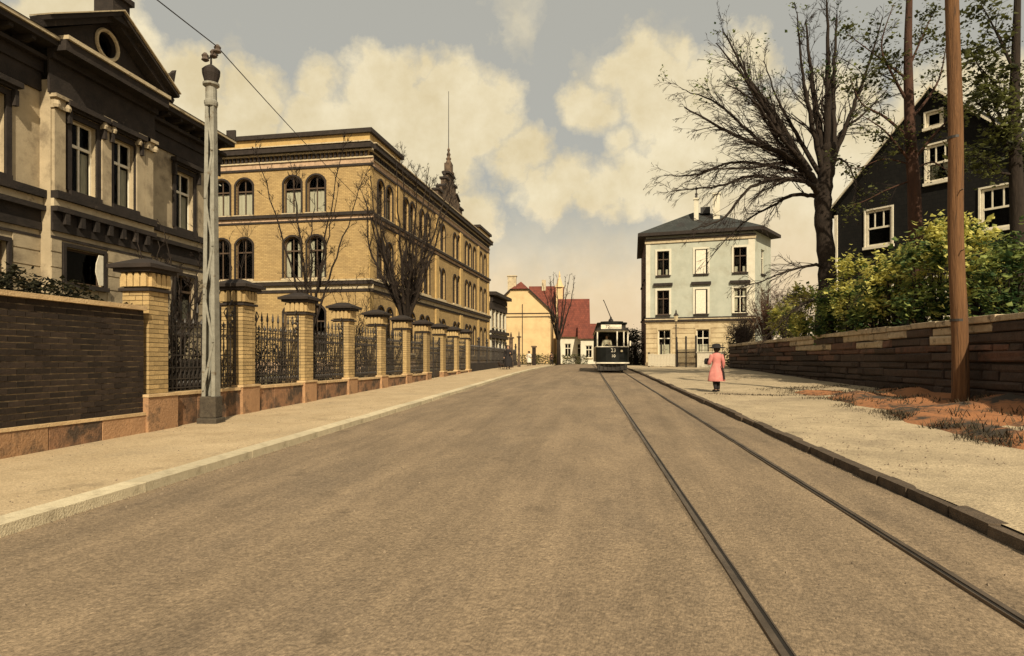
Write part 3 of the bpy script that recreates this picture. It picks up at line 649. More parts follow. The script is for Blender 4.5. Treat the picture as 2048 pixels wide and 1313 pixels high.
    for k in range(7):
        u = w0+.35+k*(w1-w0-.7)/6; MB().box(u-.07, u+.07, -.19, -.09, 4.75, 5.045).build('console', 'soot_plaster', t, bl, sa)
    # pediment
    pm = (w0+w1)/2; hw = (w1-w0)/2+.45; z0 = 9.5; zt = 10.85
    tri = [(pm-hw, z0+.002), (pm+hw, z0+.002), (pm, zt)]
    cz = z0 + .72
    ty = MB(); outer = [(pm-hw, z0), (pm+hw, z0), (pm, zt)]; ring = [(pm+.36*math.cos(2*math.pi*k/20), cz+.36*math.sin(2*math.pi*k/20)) for k in range(20)]
    tris = tessellate_polygon([[Vector((x, z, 0)) for x, z in outer], [Vector((x, z, 0)) for x, z in ring]])
    ty.v = [(x, -.02, z) for x, z in outer+ring]; ty.f = [tuple(q) for q in tris]
    for k in range(20):
        a, b = ring[k], ring[(k+1) % 20]; ty.face([(a[0], -.02, a[1]), (b[0], -.02, b[1]), (b[0], .25, b[1]), (a[0], .25, a[1])])
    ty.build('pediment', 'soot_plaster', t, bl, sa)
    rg = MB(); rg.tube([(pm+.40*math.cos(2*math.pi*k/20), -.05, cz+.40*math.sin(2*math.pi*k/20)) for k in range(21)], .055, 6, cap=False); oc = rg.build('round_window', 'cream_trim', t, bl, sa)
    MB().face([(x, .12, z) for x, z in ring]).build('pane', 'glass', oc)
    for s_ in (-1, 1):
        rk = MB(); e = Vector((pm+s_*(hw+.15), 0, z0+.06)); a_ = Vector((pm, 0, zt+.1))
        for (d0, d1, th, of) in ((-.35, -.02, .16, 0), (-.55, -.0, .10, .14)):
            ym = (d0+d1)/2; rk.bar((e.x, ym, e.z+of), (a_.x, ym, a_.z+of), d1-d0, th)
        rk.build('raking_cornice', 'soot_plaster', t, bl, sa)
        rl = MB(); rl.bar((e.x, -.3, e.z+.225), (a_.x, -.3, a_.z+.225), .64, .03); rl.build('raking_fillet', 'cream_trim', t, bl, sa)
        if s_ > 0:
            ac = MB(); x = pm+s_*(hw+.0); ac.box(x-.16, x+.16, -.4, -.1, z0+.22, z0+.5)
            ac.plate([(x-.15, z0+.5), (x+.15, z0+.5), (x+.22, z0+.8), (x+.30, z0+1.15), (x+.16, z0+1.0), (x+.05, z0+.95), (x-.1, z0+.75)], -.33, -.17); ac.build('acroterion', 'dark_trim', t, bl, sa)
    ap = MB(); ap.box(pm-.32, pm+.32, -.5, .1, zt-.02, zt+.62); ap.box(pm-.42, pm+.42, -.58, .16, zt+.62, zt+.78); ap.build('apex_pedestal', 'soot_plaster', t, bl, sa)
    # roofs: main hip and the roof behind the pediment
    rf = MB(); ov = .72; e = 9.45
    A, B, C_, D = (ov, -16.5, e), (ov, .3, e), (-11.5, .3, e), (-11.5, -16.5, e); r0, r1 = (-5.3, -11, 11.6), (-5.3, -4.8, 11.6)
    rf.face([A, B, r1, r0]).face([B, C_, r1]).face([C_, D, r0, r1]).face([D, A, r0])
    rf.face([A, D, C_, B]); rf.build('roof', 'slate', t)
    pr = MB(); yl, yr, ym = bay0-.45, bay1+.45, (bay0+bay1)/2
    pr.face([(proj+.02, yl, z0+.1), (proj+.02, ym, zt+.05), (-4, ym, zt+.05), (-4, yl, z0+.1)]).face([(proj+.02, ym, zt+.05), (proj+.02, yr, z0+.1), (-4, yr, z0+.1), (-4, ym, zt+.05)]); pr.build('pediment_roof', 'slate', t)
    MB().box(.35, .71, .15, .22, 9.44, 9.85).build('roof_finial', 'dark_trim', t)
    MB().tube([(.06, -3.6, 0), (.06, -3.6, 9.0)], .05, 6).build('downpipe', 'dark_trim', t)
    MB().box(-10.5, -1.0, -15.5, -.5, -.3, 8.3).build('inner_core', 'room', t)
    return t
left_house()

# ------------------------------------------------------------------ grey house beyond the girl (wedge plan)
def grey_house():
    # corners worked out from the street plan
    A = Vector((3.35, 54.5)); B = Vector((11.72, 52.97))
    fd = (B-A).normalized(); ang = math.atan2(fd.y, fd.x); W = (B-A).length
    t = thing('grey_house', 'pale grey three-storey corner house with a dark slate hip roof', 'house', (A.x, A.y, .93), ang)
    # local: x along front, y to the back
    def loc_dir(d): return Vector((d.x*math.cos(-ang)-d.y*math.sin(-ang), d.x*math.sin(-ang)+d.y*math.cos(-ang)))
    cy, sy = math.cos(YAW), math.sin(YAW)
    dl = loc_dir(Vector((-sy + .165*cy, cy+.165*sy)).normalized()); dr = loc_dir(Vector((-sy+.78*cy, cy+.78*sy)).normalized())
    Lp = dl*11; Rp = Vector((W, 0)) + dr*4.2
    H = 10.95
    fl = (0, 0, 0)
    cols = [1.40, 4.42, 7.40]; ww = .98
    wins = []
    wall_h = [(u, 7.55, ww, 2.0, 0) for u in cols] + [(u, 4.3, ww, 2.0, 0) for u in cols]
    low_h = [(1.5, .95, 1.0, 2.1, 0), (4.55, .95, 1.0, 2.1, 0), (7.5, .95, 1.0, 2.1, 0)]
    wall(t, 'front_wall', (0, 0, 3.72), 0, W, 0, H-3.72, [(u, v-3.72, w, h, r) for u, v, w, h, r in wall_h], 'grey_plaster')
    wall(t, 'ground_floor_wall', (0, 0, 0), 0, W, -.6, 3.72, low_h, 'tan_plaster')
    for (u, v, w, h, r) in wall_h:
        mid = abs(u-cols[1]) < .1
        window(t, fl, 0, u, v, w, h, 0, frame='white_paint' if (v < 5 and u > 6) else 'brown_frame', fw=.06, bars='cross' if not mid else 'none', curtain=None if mid else ((.0, .25, 'sides') if v > 5 else (.1, .95, 'sides') if u > 6 else None), sill='dark_trim', surround=(.16, 'white_plaster'), depth=.09)
        if mid: MB().box(u-w/2+.07, u+w/2-.13, .02, .07, v+.03, v+h-.05).build('blind_panel', 'white_paint', t)
        if v < 5:
            MB().box(u-w/2-.28, u+w/2+.28, -.2, -.052, v+h+.38, v+h+.6).build('window_hood', 'dark_trim', t)
    for (u, v, w, h, r) in low_h: window(t, fl, 0, u, v, w, h, 0, frame='white_paint', fw=.07, bars='cross', curtain=(.0, .42, 'full') if u < 7 else None, sill='cream_trim', surround=(.1, 'tan_plaster'), depth=.09)
    mb = MB()
    for k in range(8):
        v0 = .35+.40*k; hl = [(u-w/2-.12, u+w/2+.12) for u, v, w, h, r in low_h] if v0 > .5 and v0 < 3.0 else []
        cuts = [0] + [x for h in hl for x in h] + [W]
        for c, d in zip(cuts[::2], cuts[1::2]): mb.box(c+.002, d-.002, -.04, -.002, v0, v0+.355)
    mb.build('rusticated_course', 'tan_plaster', t)
    MB().box(-.05, W+.05, -.10, -.002, -.6, .33).build('plinth', 'pale_mortar', t)
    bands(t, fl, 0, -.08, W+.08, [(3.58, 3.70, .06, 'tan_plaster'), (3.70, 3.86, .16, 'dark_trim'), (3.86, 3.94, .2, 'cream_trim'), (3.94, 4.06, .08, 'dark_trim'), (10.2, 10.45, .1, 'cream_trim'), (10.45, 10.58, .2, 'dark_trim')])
    bands(t, fl, 0, 0.0, .35, [(4.07, 10.18, .03, 'white_plaster')], 'corner_strip'); bands(t, fl, 0, W-.5, W, [(4.07, 10.18, .03, 'white_plaster')], 'corner_strip')
    la = math.atan2(-dl.y, -dl.x)
    wall(t, 'left_wall', (Lp.x, Lp.y, 0), la, 11, -.6, H, [(u, v, .95, 2.0, 0) for u in (2, 5, 8.4) for v in (4.3, 7.55)], 'shaded_wall')
    for u in (2, 5, 8.4):
        for v in (4.3, 7.55): window(t, (Lp.x, Lp.y, 0), la, u, v, .95, 2.0, 0, frame='white_paint', sill='dark_trim')
    ra = math.atan2(dr.y, dr.x)
    wall(t, 'right_wall', (W, 0, 0), ra, 4.2, -.6, H, [(u, v, .95, 2.0, 0) for u in (2,) for v in (4.3, 7.55)], 'grey_plaster')
    for u in (2,):
        for v in (4.3, 7.55): window(t, (W, 0, 0), ra, u, v, .95, 2.0, 0, frame='white_paint', sill='dark_trim')
    bd = (Lp-Rp); wall(t, 'rear_wall', (Rp.x, Rp.y, 0), math.atan2(bd.y, bd.x), bd.length, -.6, H, [], 'grey_plaster')
    # hipped roof with overhanging eaves
    c = (Vector((0, 0))+Vector((W, 0))+Lp+Rp)/4
    def out(p, k=.6): d = (p-c); return p + d.normalized()*k*1.35
    E = [out(Vector((0, 0))), out(Vector((W, 0))), out(Rp), out(Lp)]
    eave = MB(); eave.prism([(p.x, p.y) for p in E], H-.16, H+.10); eave.build('eave', 'dark_trim', t)
    r0 = Vector((W*.42, 4.2)); r1 = Vector((W*.60, 5.0))
    rf = MB(); z0, z1 = H+.102, H+2.55
    P = [(p.x, p.y, z0) for p in E]; Q0, Q1 = (r0.x, r0.y, z1), (r1.x, r1.y, z1)
    rf.face([P[0], P[1], Q1, Q0]).face([P[1], P[2], Q1]).face([P[2], P[3], Q0, Q1]).face([P[3], P[0], Q0]); roof = rf.build('roof', 'slate_roof', t)
    def chim(x, y, w, z_, zt, m, pot):
        mb = MB(); mb.box(x-w/2, x+w/2, y-w/2, y+w/2, z_, zt); mb.box(x-w/2-.06, x+w/2+.06, y-w/2-.06, y+w/2+.06, zt, zt+.14); mb.build('chimney', m, roof)
        if pot: MB().lathe([(.12, zt+.14), (.09, zt+.45), (.14, zt+.5), (.05, zt+.62), (.05, zt+.85), (.17, zt+.95), (.02, zt+1.15)], 8, x, y).build('chimney_cowl', 'iron', roof)
    chim(3.9, 3.0, .36, H+1.5, H+3.35, 'white_plaster', True); chim(5.55, 3.0, .55, H+1.5, H+3.65, 'white_plaster', False)
    MB().box(4.2, 5.0, 4.1, 4.8, H+2.4, H+2.95).build('roof_hatch', 'slate', roof)
    for x in (2.75, 6.2):
        mb = MB(); y = .9; z_ = H+.72; n = 8
        arc = [(x+.38*math.cos(math.pi*k/n), z_+.36*math.sin(math.pi*k/n)) for k in range(n+1)]
        mb.plate(arc, y, y+1.2); mb.build('roof_eyelet', 'slate', roof)
    # inner dark so that the rooms read empty
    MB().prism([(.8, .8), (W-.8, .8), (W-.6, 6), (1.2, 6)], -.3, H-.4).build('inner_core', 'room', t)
    return t
grey_house()

# ------------------------------------------------------------------ dark slate-clad gable house, right
def slate_house():
    cy, sy = math.cos(YAW), math.sin(YAW)
    def at(px, z): xc = (px-1024)/1281; return Vector((z*(-sy+xc*cy), z*(cy+xc*sy)))
    P = at(1672, 30)
    a = YAW + R(33.3) - R(90)                   # facade runs toward the camera on the right
    ang = a
    t = thing('slate_clad_house', 'dark slate-clad gable house with white window frames behind the shrubs', 'house', (P.x, P.y, 2.2), 0)
    HW = 4.15; W = 2*HW; e = 6.35; ap = 10.45
    outl = [(0, -.6), (W, -.6), (W, e), (HW, ap), (0, e)]
    holes = [(HW+.02, 8.95, .60, .62, 0), (HW+.25, 6.65, 1.02, 1.55, 0), (1.95, 4.35, 1.12, 1.62, 0), (6.4, 4.35, 1.12, 1.62, 0), (1.95, 1.0, 1.12, 1.7, 0), (4.4, 1.0, 1.12, 1.7, 0)]
    wall(t, 'gable_wall', (0, 0, 0), ang, W, 0, 0, holes, 'slate_wall', outline=outl)
    for i, (u, v, w, h, r) in enumerate(holes):
        window(t, (0, 0, 0), ang, u, v, w, h, 0, frame='white_paint', fw=.10, bars='none' if i == 0 else 'six', curtain=(.03, .48, 'drawn') if i == 1 else None, sill='white_paint', surround=(.07, 'white_paint'), depth=.03)
    dirb = Vector((math.cos(ang+R(90)), math.sin(ang+R(90)))); D = 11
    B0 = dirb*D
    wall(t, 'side_wall', (B0.x, B0.y, 0), ang-R(90), D, -.6, e, [(3, 4.3, 1.0, 1.6, 0), (7, 4.3, 1.0, 1.6, 0)], 'slate_wall')
    for u in (3, 7): window(t, (B0.x, B0.y, 0), ang-R(90), u, 4.3, 1.0, 1.6, 0, frame='white_paint', fw=.1, bars='six', sill='white_paint', depth=.03)
    f = Vector((math.cos(ang), math.sin(ang)))*W
    wall(t, 'side_wall', (f.x, f.y, 0), ang+R(90), D, -.6, e, [], 'slate_wall')
    wall(t, 'rear_wall', (f.x+B0.x, f.y+B0.y, 0), ang+R(180), W, -.6, e, [], 'slate_wall')
    # roof planes with overhang, pale verge boards (house frame: x along gable, y back)
    rf = MB(); ov = .28; s = (ap-e)/HW; th = .14
    for sg in (0, 1):
        xa, xb = (-.35, HW) if sg == 0 else (W+.35, HW)
        za = e - .35*s
        rf.face([(xa, -ov, za+th), (xb, -ov, ap+th), (xb, D+.3, ap+th), (xa, D+.3, za+th)]); rf.face([(xa, -ov, za+.02), (xb, -ov, ap+.02), (xb, D+.3, ap+.02), (xa, D+.3, za+.02)])
        rf.face([(xa, -ov, za+th), (xa, -ov, za+.02), (xa, D+.3, za+.02), (xa, D+.3, za+th)])
    rf.build('roof', 'slate_wall', t, (0, 0, 0), ang)
    for sg in (0, 1):
        xa, xb = (-.38, HW) if sg == 0 else (W+.38, HW)
        za = e - .38*s; vb = MB(); vb.plate([(xa, za+.06), (xb, ap+.06), (xb, ap+.17), (xa, za+.17)], -ov-.05, -ov+.0); vb.build('verge_board', 'white_paint' if True else '', t, (0, 0, 0), ang)
    MB().box(-.05, .09, -.07, -.003, -.6, e-.3).build('corner_board', 'white_paint', t, (0, 0, 0), ang)
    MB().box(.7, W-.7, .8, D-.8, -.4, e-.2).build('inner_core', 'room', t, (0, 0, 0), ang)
    MB().box(HW-1.6, HW-1.1, 4, 4.6, ap-1.6, ap+.6).build('chimney', 'dark_brick', t, (0, 0, 0), ang)
slate_house()

# ------------------------------------------------------------------ far houses at the street end
def gabled(name, label, loc, rot, w, d, eave, ridge, wallm, roofm, hip=0, holes=(), ridge_along='y', frame='white_paint'):
    t = thing(name, label, 'house', loc, rot)
    if ridge_along == 'y':
        outl = [(0, -.8), (w, -.8), (w, eave)] + ([(w/2, ridge)] if not hip else [(w/2+hip, ridge-hip*(ridge-eave)/(w/2)), (w/2-hip, ridge-hip*(ridge-eave)/(w/2))]) + [(0, eave)]
    else: outl = [(0, -.8), (w, -.8), (w, eave), (0, eave)]
    wall(t, 'front_wall', (0, 0, 0), 0, w, 0, 0, list(holes), wallm, outline=outl)
    for (u, v, ww, hh, r) in holes: window(t, (0, 0, 0), 0, u, v, ww, hh, r, frame=frame, sill='cream_trim', depth=.1)
    so = [(0, -.8), (d, -.8), (d, eave), (0, eave)] if ridge_along == 'y' else [(0, -.8), (d, -.8), (d, eave), (d/2, ridge), (0, eave)]
    wall(t, 'side_wall', (w, 0, 0), R(90), d, 0, 0, [], wallm, outline=so); wall(t, 'side_wall', (0, d, 0), R(-90), d, 0, 0, [], wallm, outline=so)
    wall(t, 'rear_wall', (w, d, 0), R(180), w, -.8, eave, [], wallm)
    rf = MB(); o = .35
    if ridge_along == 'y':
        s = (ridge-eave)/(w/2); zl = eave-o*s
        hz = ridge - hip*s
        for sg in (-1, 1):
            xe = w/2+sg*(w/2+o)
            if hip: rf.face([(xe, -o, zl), (w/2+sg*hip, -o, hz+.05), (w/2, hip*1.4, ridge+.05), (w/2, d+o, ridge+.05), (xe, d+o, zl)])
            else: rf.face([(xe, -o, zl+.05), (w/2, -o, ridge+.05), (w/2, d+o, ridge+.05), (xe, d+o, zl+.05)])
        if hip: rf.face([(w/2-hip, -o, hz+.05), (w/2+hip, -o, hz+.05), (w/2, hip*1.4, ridge+.05)])
    else:
        s = (ridge-eave)/(d/2); zl = eave-o*s
        rf.face([(-o, -o, zl+.05), (w+o, -o, zl+.05), (w+o, d/2, ridge+.05), (-o, d/2, ridge+.05)]); rf.face([(-o, d+o, zl+.05), (w+o, d+o, zl+.05), (w+o, d/2, ridge+.05), (-o, d/2, ridge+.05)])
    roof = rf.build('roof', roofm, t)
    mb = MB()
    if ridge_along == 'y' and not hip:
        for sg in (-1, 1): mb.bar((w/2+sg*(w/2+o), -o, zl), (w/2, -o, ridge), .06, .2)
        mb.build('verge_board', 'dark_trim', t)
    return t, roof
def wp(px, z, h=0):
    cy, sy = math.cos(YAW), math.sin(YAW); xc = (px-1024)/1281
    return (z*(-sy+xc*cy), z*(cy+xc*sy), h)
# narrow house right after the yellow one
p = wp(981, 70); t = thing('narrow_town_house', 'narrow white-pilastered house with dark cornices beside the yellow building', 'house', (p[0]-6.0, p[1], .95), R(-3))
holes = []
wall(t, 'front_wall', (0, 0, 0), 0, 6.0, -.5, 7.9, [], 'cream_plaster'); wall(t, 'street_wall', (6.0, 0, 0), R(90), 8.2, -.5, 7.9, [(u, v, .85, 1.7, 0) for u in (1.3, 3.2, 5.1, 7.0) for v in (1.0, 4.2)], 'soot_plaster')
for u in (1.3, 3.2, 5.1, 7.0):
    for v in (1.0, 4.2): window(t, (6, 0, 0), R(90), u, v, .85, 1.7, 0, surround=(.1, 'cream_trim'), curtain=(.0, .9, 'sides'))
for u in (.1, 2.05, 3.95, 5.85, 7.75): bands(t, (6, 0, 0), R(90), u, u+.4, [(.4, 2.95, .12, 'white_plaster'), (3.8, 6.1, .12, 'white_plaster')], 'pilaster')
bands(t, (6, 0, 0), R(90), -.2, 8.4, [(2.95, 3.3, .35, 'dark_trim'), (3.3, 3.45, .2, 'white_plaster'), (3.45, 3.78, .45, 'dark_trim'), (6.12, 6.9, .2, 'dark_trim'), (7.6, 7.95, .75, 'dark_trim')], 'cornice')
dentils(t, (6, 0, 0), R(90), 0, 8.2, 6.95, 7.5, .3, .5, 'dark_trim')
wall(t, 'rear_wall', (6, 8.2, 0), R(180), 6, -.5, 7.9, [], 'cream_plaster'); wall(t, 'side_wall', (0, 8.2, 0), R(-90), 8.2, -.5, 7.9, [], 'cream_plaster')
MB().face([(-.2, -.2, 7.96), (6.75, -.2, 7.96), (3.2, 4.1, 8.5)]).face([(6.75, -.2, 7.96), (6.75, 8.4, 7.96), (3.2, 4.1, 8.5)]).face([(6.75, 8.4, 7.96), (-.2, 8.4, 7.96), (3.2, 4.1, 8.5)]).face([(-.2, 8.4, 7.96), (-.2, -.2, 7.96), (3.2, 4.1, 8.5)]).build('roof', 'slate', t)
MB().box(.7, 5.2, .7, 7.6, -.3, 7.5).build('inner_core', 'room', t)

p = wp(985, 84); t, roof = gabled('cream_gable_house', 'cream plastered house with a blank clipped gable end and chimney', (p[0]-.4, p[1], .95), R(2), 8.0, 11, 7.0, 10.9, 'cream_plaster', 'red_tile', hip=1.2)
bands(t, (0, 0, 0), 0, 0, 8.0, [(6.1, 6.2, .07, 'dark_trim'), (6.55, 6.65, .07, 'dark_trim')])
MB().box(1.6+2.7, 1.68+2.7, -.1, -.003, 0, 7.8).build('downpipe', 'dark_trim', t)
mb = MB().box(2.35, 3.45, .4, 1.1, 9.2, 11.5); mb.box(2.25, 3.55, .3, 1.2, 11.5, 11.62); mb.build('chimney', 'cream_trim', roof)
for sg in (-1, 1):
    MB().bar((4+sg*4.3, -.33, 6.75), (4+sg*1.2, -.33, 9.72), .06, .16).build('verge_board', 'dark_trim', t)
MB().box(.7, 7.3, .7, 10, -.3, 6.6).build('inner_core', 'room', t)

p = wp(1060, 92); t, roof = gabled('red_roofed_house', 'house showing a broad red tiled roof slope behind the cream gable', (p[0], p[1], .95), R(4), 4.5, 8, 7.2, 11.5, 'cream_plaster', 'red_tile', ridge_along='x')
MB().box(1.6, 2.2, 3.2, 3.8, 10.8, 12.4).build('chimney', 'cream_trim', roof)
mb = MB(); mb.box(3.75, 4.7, -.4, .5, 0, 10.9); mb.lathe([(.75, 10.9), (.5, 11.3), (.12, 12.4), (.16, 12.6), (.02, 13.3)], 8, 4.22, .05); mb.build('stair_turret', 'cream_plaster', t)

p = wp(1120, 82); t, roof = gabled('low_red_roof_house', 'low white house under a tall red tiled roof behind the street tree', (p[0], p[1], .95), R(3), 3.5, 7.0, 3.9, 8.6, 'white_plaster', 'red_tile', ridge_along='x', holes=[(1.0, .9, .8, 1.7, 0), (2.6, .9, .8, 1.7, 0)])
MB().box(.7, 2.8, .7, 6, -.3, 3.6).build('inner_core', 'room', t)
p = wp(1164, 78); t, roof = gabled('white_cottage', 'small white cottage with a lower red roof beside the tram', (p[0]-.2, p[1]+1.2, .95), R(3), 3.4, 5.0, 3.35, 5.1, 'white_plaster', 'red_tile', ridge_along='x', holes=[(1.0, .8, .8, 1.5, 0)])
MB().box(.6, 2.9, .7, 4.3, -.3, 3.0).build('inner_core', 'room', t)

# ------------------------------------------------------------------ pillared fence along the left pavement
FX = -8.0                      # face line of the plinth
PY0, PSTEP, NP = 10.55, 2.97, 10
PT = .89                       # plinth top (level)
PILLAR_TOP = 3.24
def pillar_y(k): return PY0 + PSTEP*k
PW = .52
def brick_mesh(l, w, h, name, m):
    mb = MB(); c = .006
    mb.box(-l/2, l/2, -w/2, w/2, 0, h)
    return mb.mesh(name, m)
BM_L = brick_mesh(.252, .115, .072, 'brick', 'yellow_brick'); BM_S = brick_mesh(.125, .115, .072, 'brick', 'yellow_brick')
def pillar(k):
    y = pillar_y(k); z0 = .0
    first = k == 0
    names = ['at the end of the dark brick wall', 'right behind the lattice mast', 'third along from the dark brick wall', 'fourth along from the dark brick wall', 'fifth along from the dark brick wall', 'sixth along from the dark brick wall', 'near side of the iron gate', 'far side of the iron gate', 'second beyond the iron gate', 'last before the low railing']
    t = thing('brick_pillar', 'yellow brick fence pillar with toothed capital, ' + names[k], 'pillar', (FX-PW/2-.0, y, G(y)), 0, 'brick pillars of the street fence')
    zb = (PT if not first else .84) - G(y)
    # stone foot
    ft = MB(); e = .06 if not first else .10
    ft.box(-PW/2-e, PW/2+e, -PW/2-e-.04, PW/2+e+.04, -.35, zb); ft.build('foot_stone', 'sandstone', t, bevel=.012)
    cp = MB(); cp.box(-PW/2-e+.0, PW/2+e+.02, -PW/2-e-.05, PW/2+e+.05, zb+.002, zb+.05); cp.build('foot_ledge', 'sandstone_top', t)
    zs = zb+.052; zt = PILLAR_TOP - .52 - G(y)
    h = zt - zs; n = int(round(h/.084)); ch = h/n
    core = MB(); core.box(-PW/2+.012, PW/2-.012, -PW/2+.012, PW/2-.012, zs, zt); core.build('mortar_core', 'mortar', t)
    half = PW/2
    if k <= 4:
        for c in range(n):
            z = zs + c*ch + .006
            for s_ in range(4):
                a = s_*math.pi/2
                # pinwheel: run of length PW-.115 along each side
                x0 = -half; run = PW-.118
                seq = (.252, .125) if (c+s_) % 2 == 0 else (.125, .252)
                gap = (run-.377)/2
                x = x0 + gap/2
                for L_ in seq:
                    cx = x+L_/2; cyy = -half+.0575
                    px_ = cx*math.cos(a)-cyy*math.sin(a); py_ = cx*math.sin(a)+cyy*math.cos(a)
                    put('brick', BM_L if L_ > .2 else BM_S, t, (px_+rng.uniform(-.0015, .0015), py_+rng.uniform(-.0015, .0015), z), a + rng.uniform(-.008, .008))
                    x += L_+gap
    else:
        mb = MB()
        for c in range(n): z = zs+c*ch; mb.box(-half, half, -half, half, z+.006, z+ch-.004)
        o = mb.build('brick_course', 'yellow_brick', t); o['kind'] = 'stuff'
    # neck moulding, toothed frieze, cap
    z = zt
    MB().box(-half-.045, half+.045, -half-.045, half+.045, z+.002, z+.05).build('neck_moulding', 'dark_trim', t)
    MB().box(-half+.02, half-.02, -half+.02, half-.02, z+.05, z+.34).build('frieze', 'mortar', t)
    th = MB()
    for s_ in range(4):
        a = s_*math.pi/2; ca, sa_ = math.cos(a), math.sin(a)
        for q in range(4):
            xx = -half+.065+q*(PW-.13)/3
            prof = [(-.055, .03), (.055, .03), (.055, .2), (.03, .27), (-.03, .27), (-.055, .2)]
            i = len(th.v)
            for d in (-half-.055, -half+.02):
                for (a_, b_) in prof:
                    x_, y_ = xx+a_, d; th.v.append((x_*ca-y_*sa_, x_*sa_+y_*ca, z+.05+b_))
            m_ = len(prof); th.f.append(tuple(range(i, i+m_)))
            for j in range(m_): th.f.append((i+j, i+(j+1) % m_, i+m_+(j+1) % m_, i+m_+j))
    th.build('frieze_tooth', 'yellow_brick', t)
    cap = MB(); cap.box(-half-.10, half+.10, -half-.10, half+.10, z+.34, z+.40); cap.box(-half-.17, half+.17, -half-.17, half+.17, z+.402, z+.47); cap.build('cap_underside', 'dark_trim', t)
    cz = MB(); x = half+.15; cz.v += [(-x, -x, z+.472), (x, -x, z+.472), (x, x, z+.472), (-x, x, z+.472), (-.12, -.12, z+.60), (.12, -.12, z+.60), (.12, .12, z+.60), (-.12, .12, z+.60)]
    cz.f += [(0, 1, 5, 4), (1, 2, 6, 5), (2, 3, 7, 6), (3, 0, 4, 7), (4, 5, 6, 7), (0, 3, 2, 1)]; cz.build('cap_stone', 'soot_plaster', t)
    return t
for k in range(NP): pillar(k)

# plinth wall, one length between each pair of pillars (the gate bay has none)
GATE_BAY = 6
plinth_lab = ['beside the lattice mast foot', 'after the second pillar', 'after the third pillar', 'after the fourth pillar', 'after the fifth pillar', 'after the sixth pillar', '', 'just beyond the gate', 'before the last pillar']
for k in range(NP-1):
    if k == GATE_BAY: continue
    ya, yb = pillar_y(k)+PW/2+.11, pillar_y(k+1)-PW/2-.11
    t = thing('fence_plinth', 'orange sandstone fence plinth ' + plinth_lab[k], 'plinth', (FX, (ya+yb)/2, G((ya+yb)/2)), 0, 'sandstone plinths of the street fence')
    gz = G((ya+yb)/2); n = 3 if k < 5 else 1; L_ = (yb-ya)/n; x0 = -(yb-ya)/2
    MB().box(-.34, -.015, -(yb-ya)/2+.002, (yb-ya)/2-.002, -.35, PT-.065-gz).build('plinth_core', 'joint', t)
    for q in range(n):
        w0 = x0+q*L_ ; dx = rng.uniform(-.006, .006)
        MB().box(-.30, dx, w0+.006, w0+L_-.006, -.34, PT-.062-gz).build('plinth_stone', 'stained_sandstone', t, bevel=.01)
        MB().box(-.36, .025+dx, w0+.004, w0+L_-.004, PT-.06-gz, PT-gz).build('plinth_coping', 'sandstone_top', t)

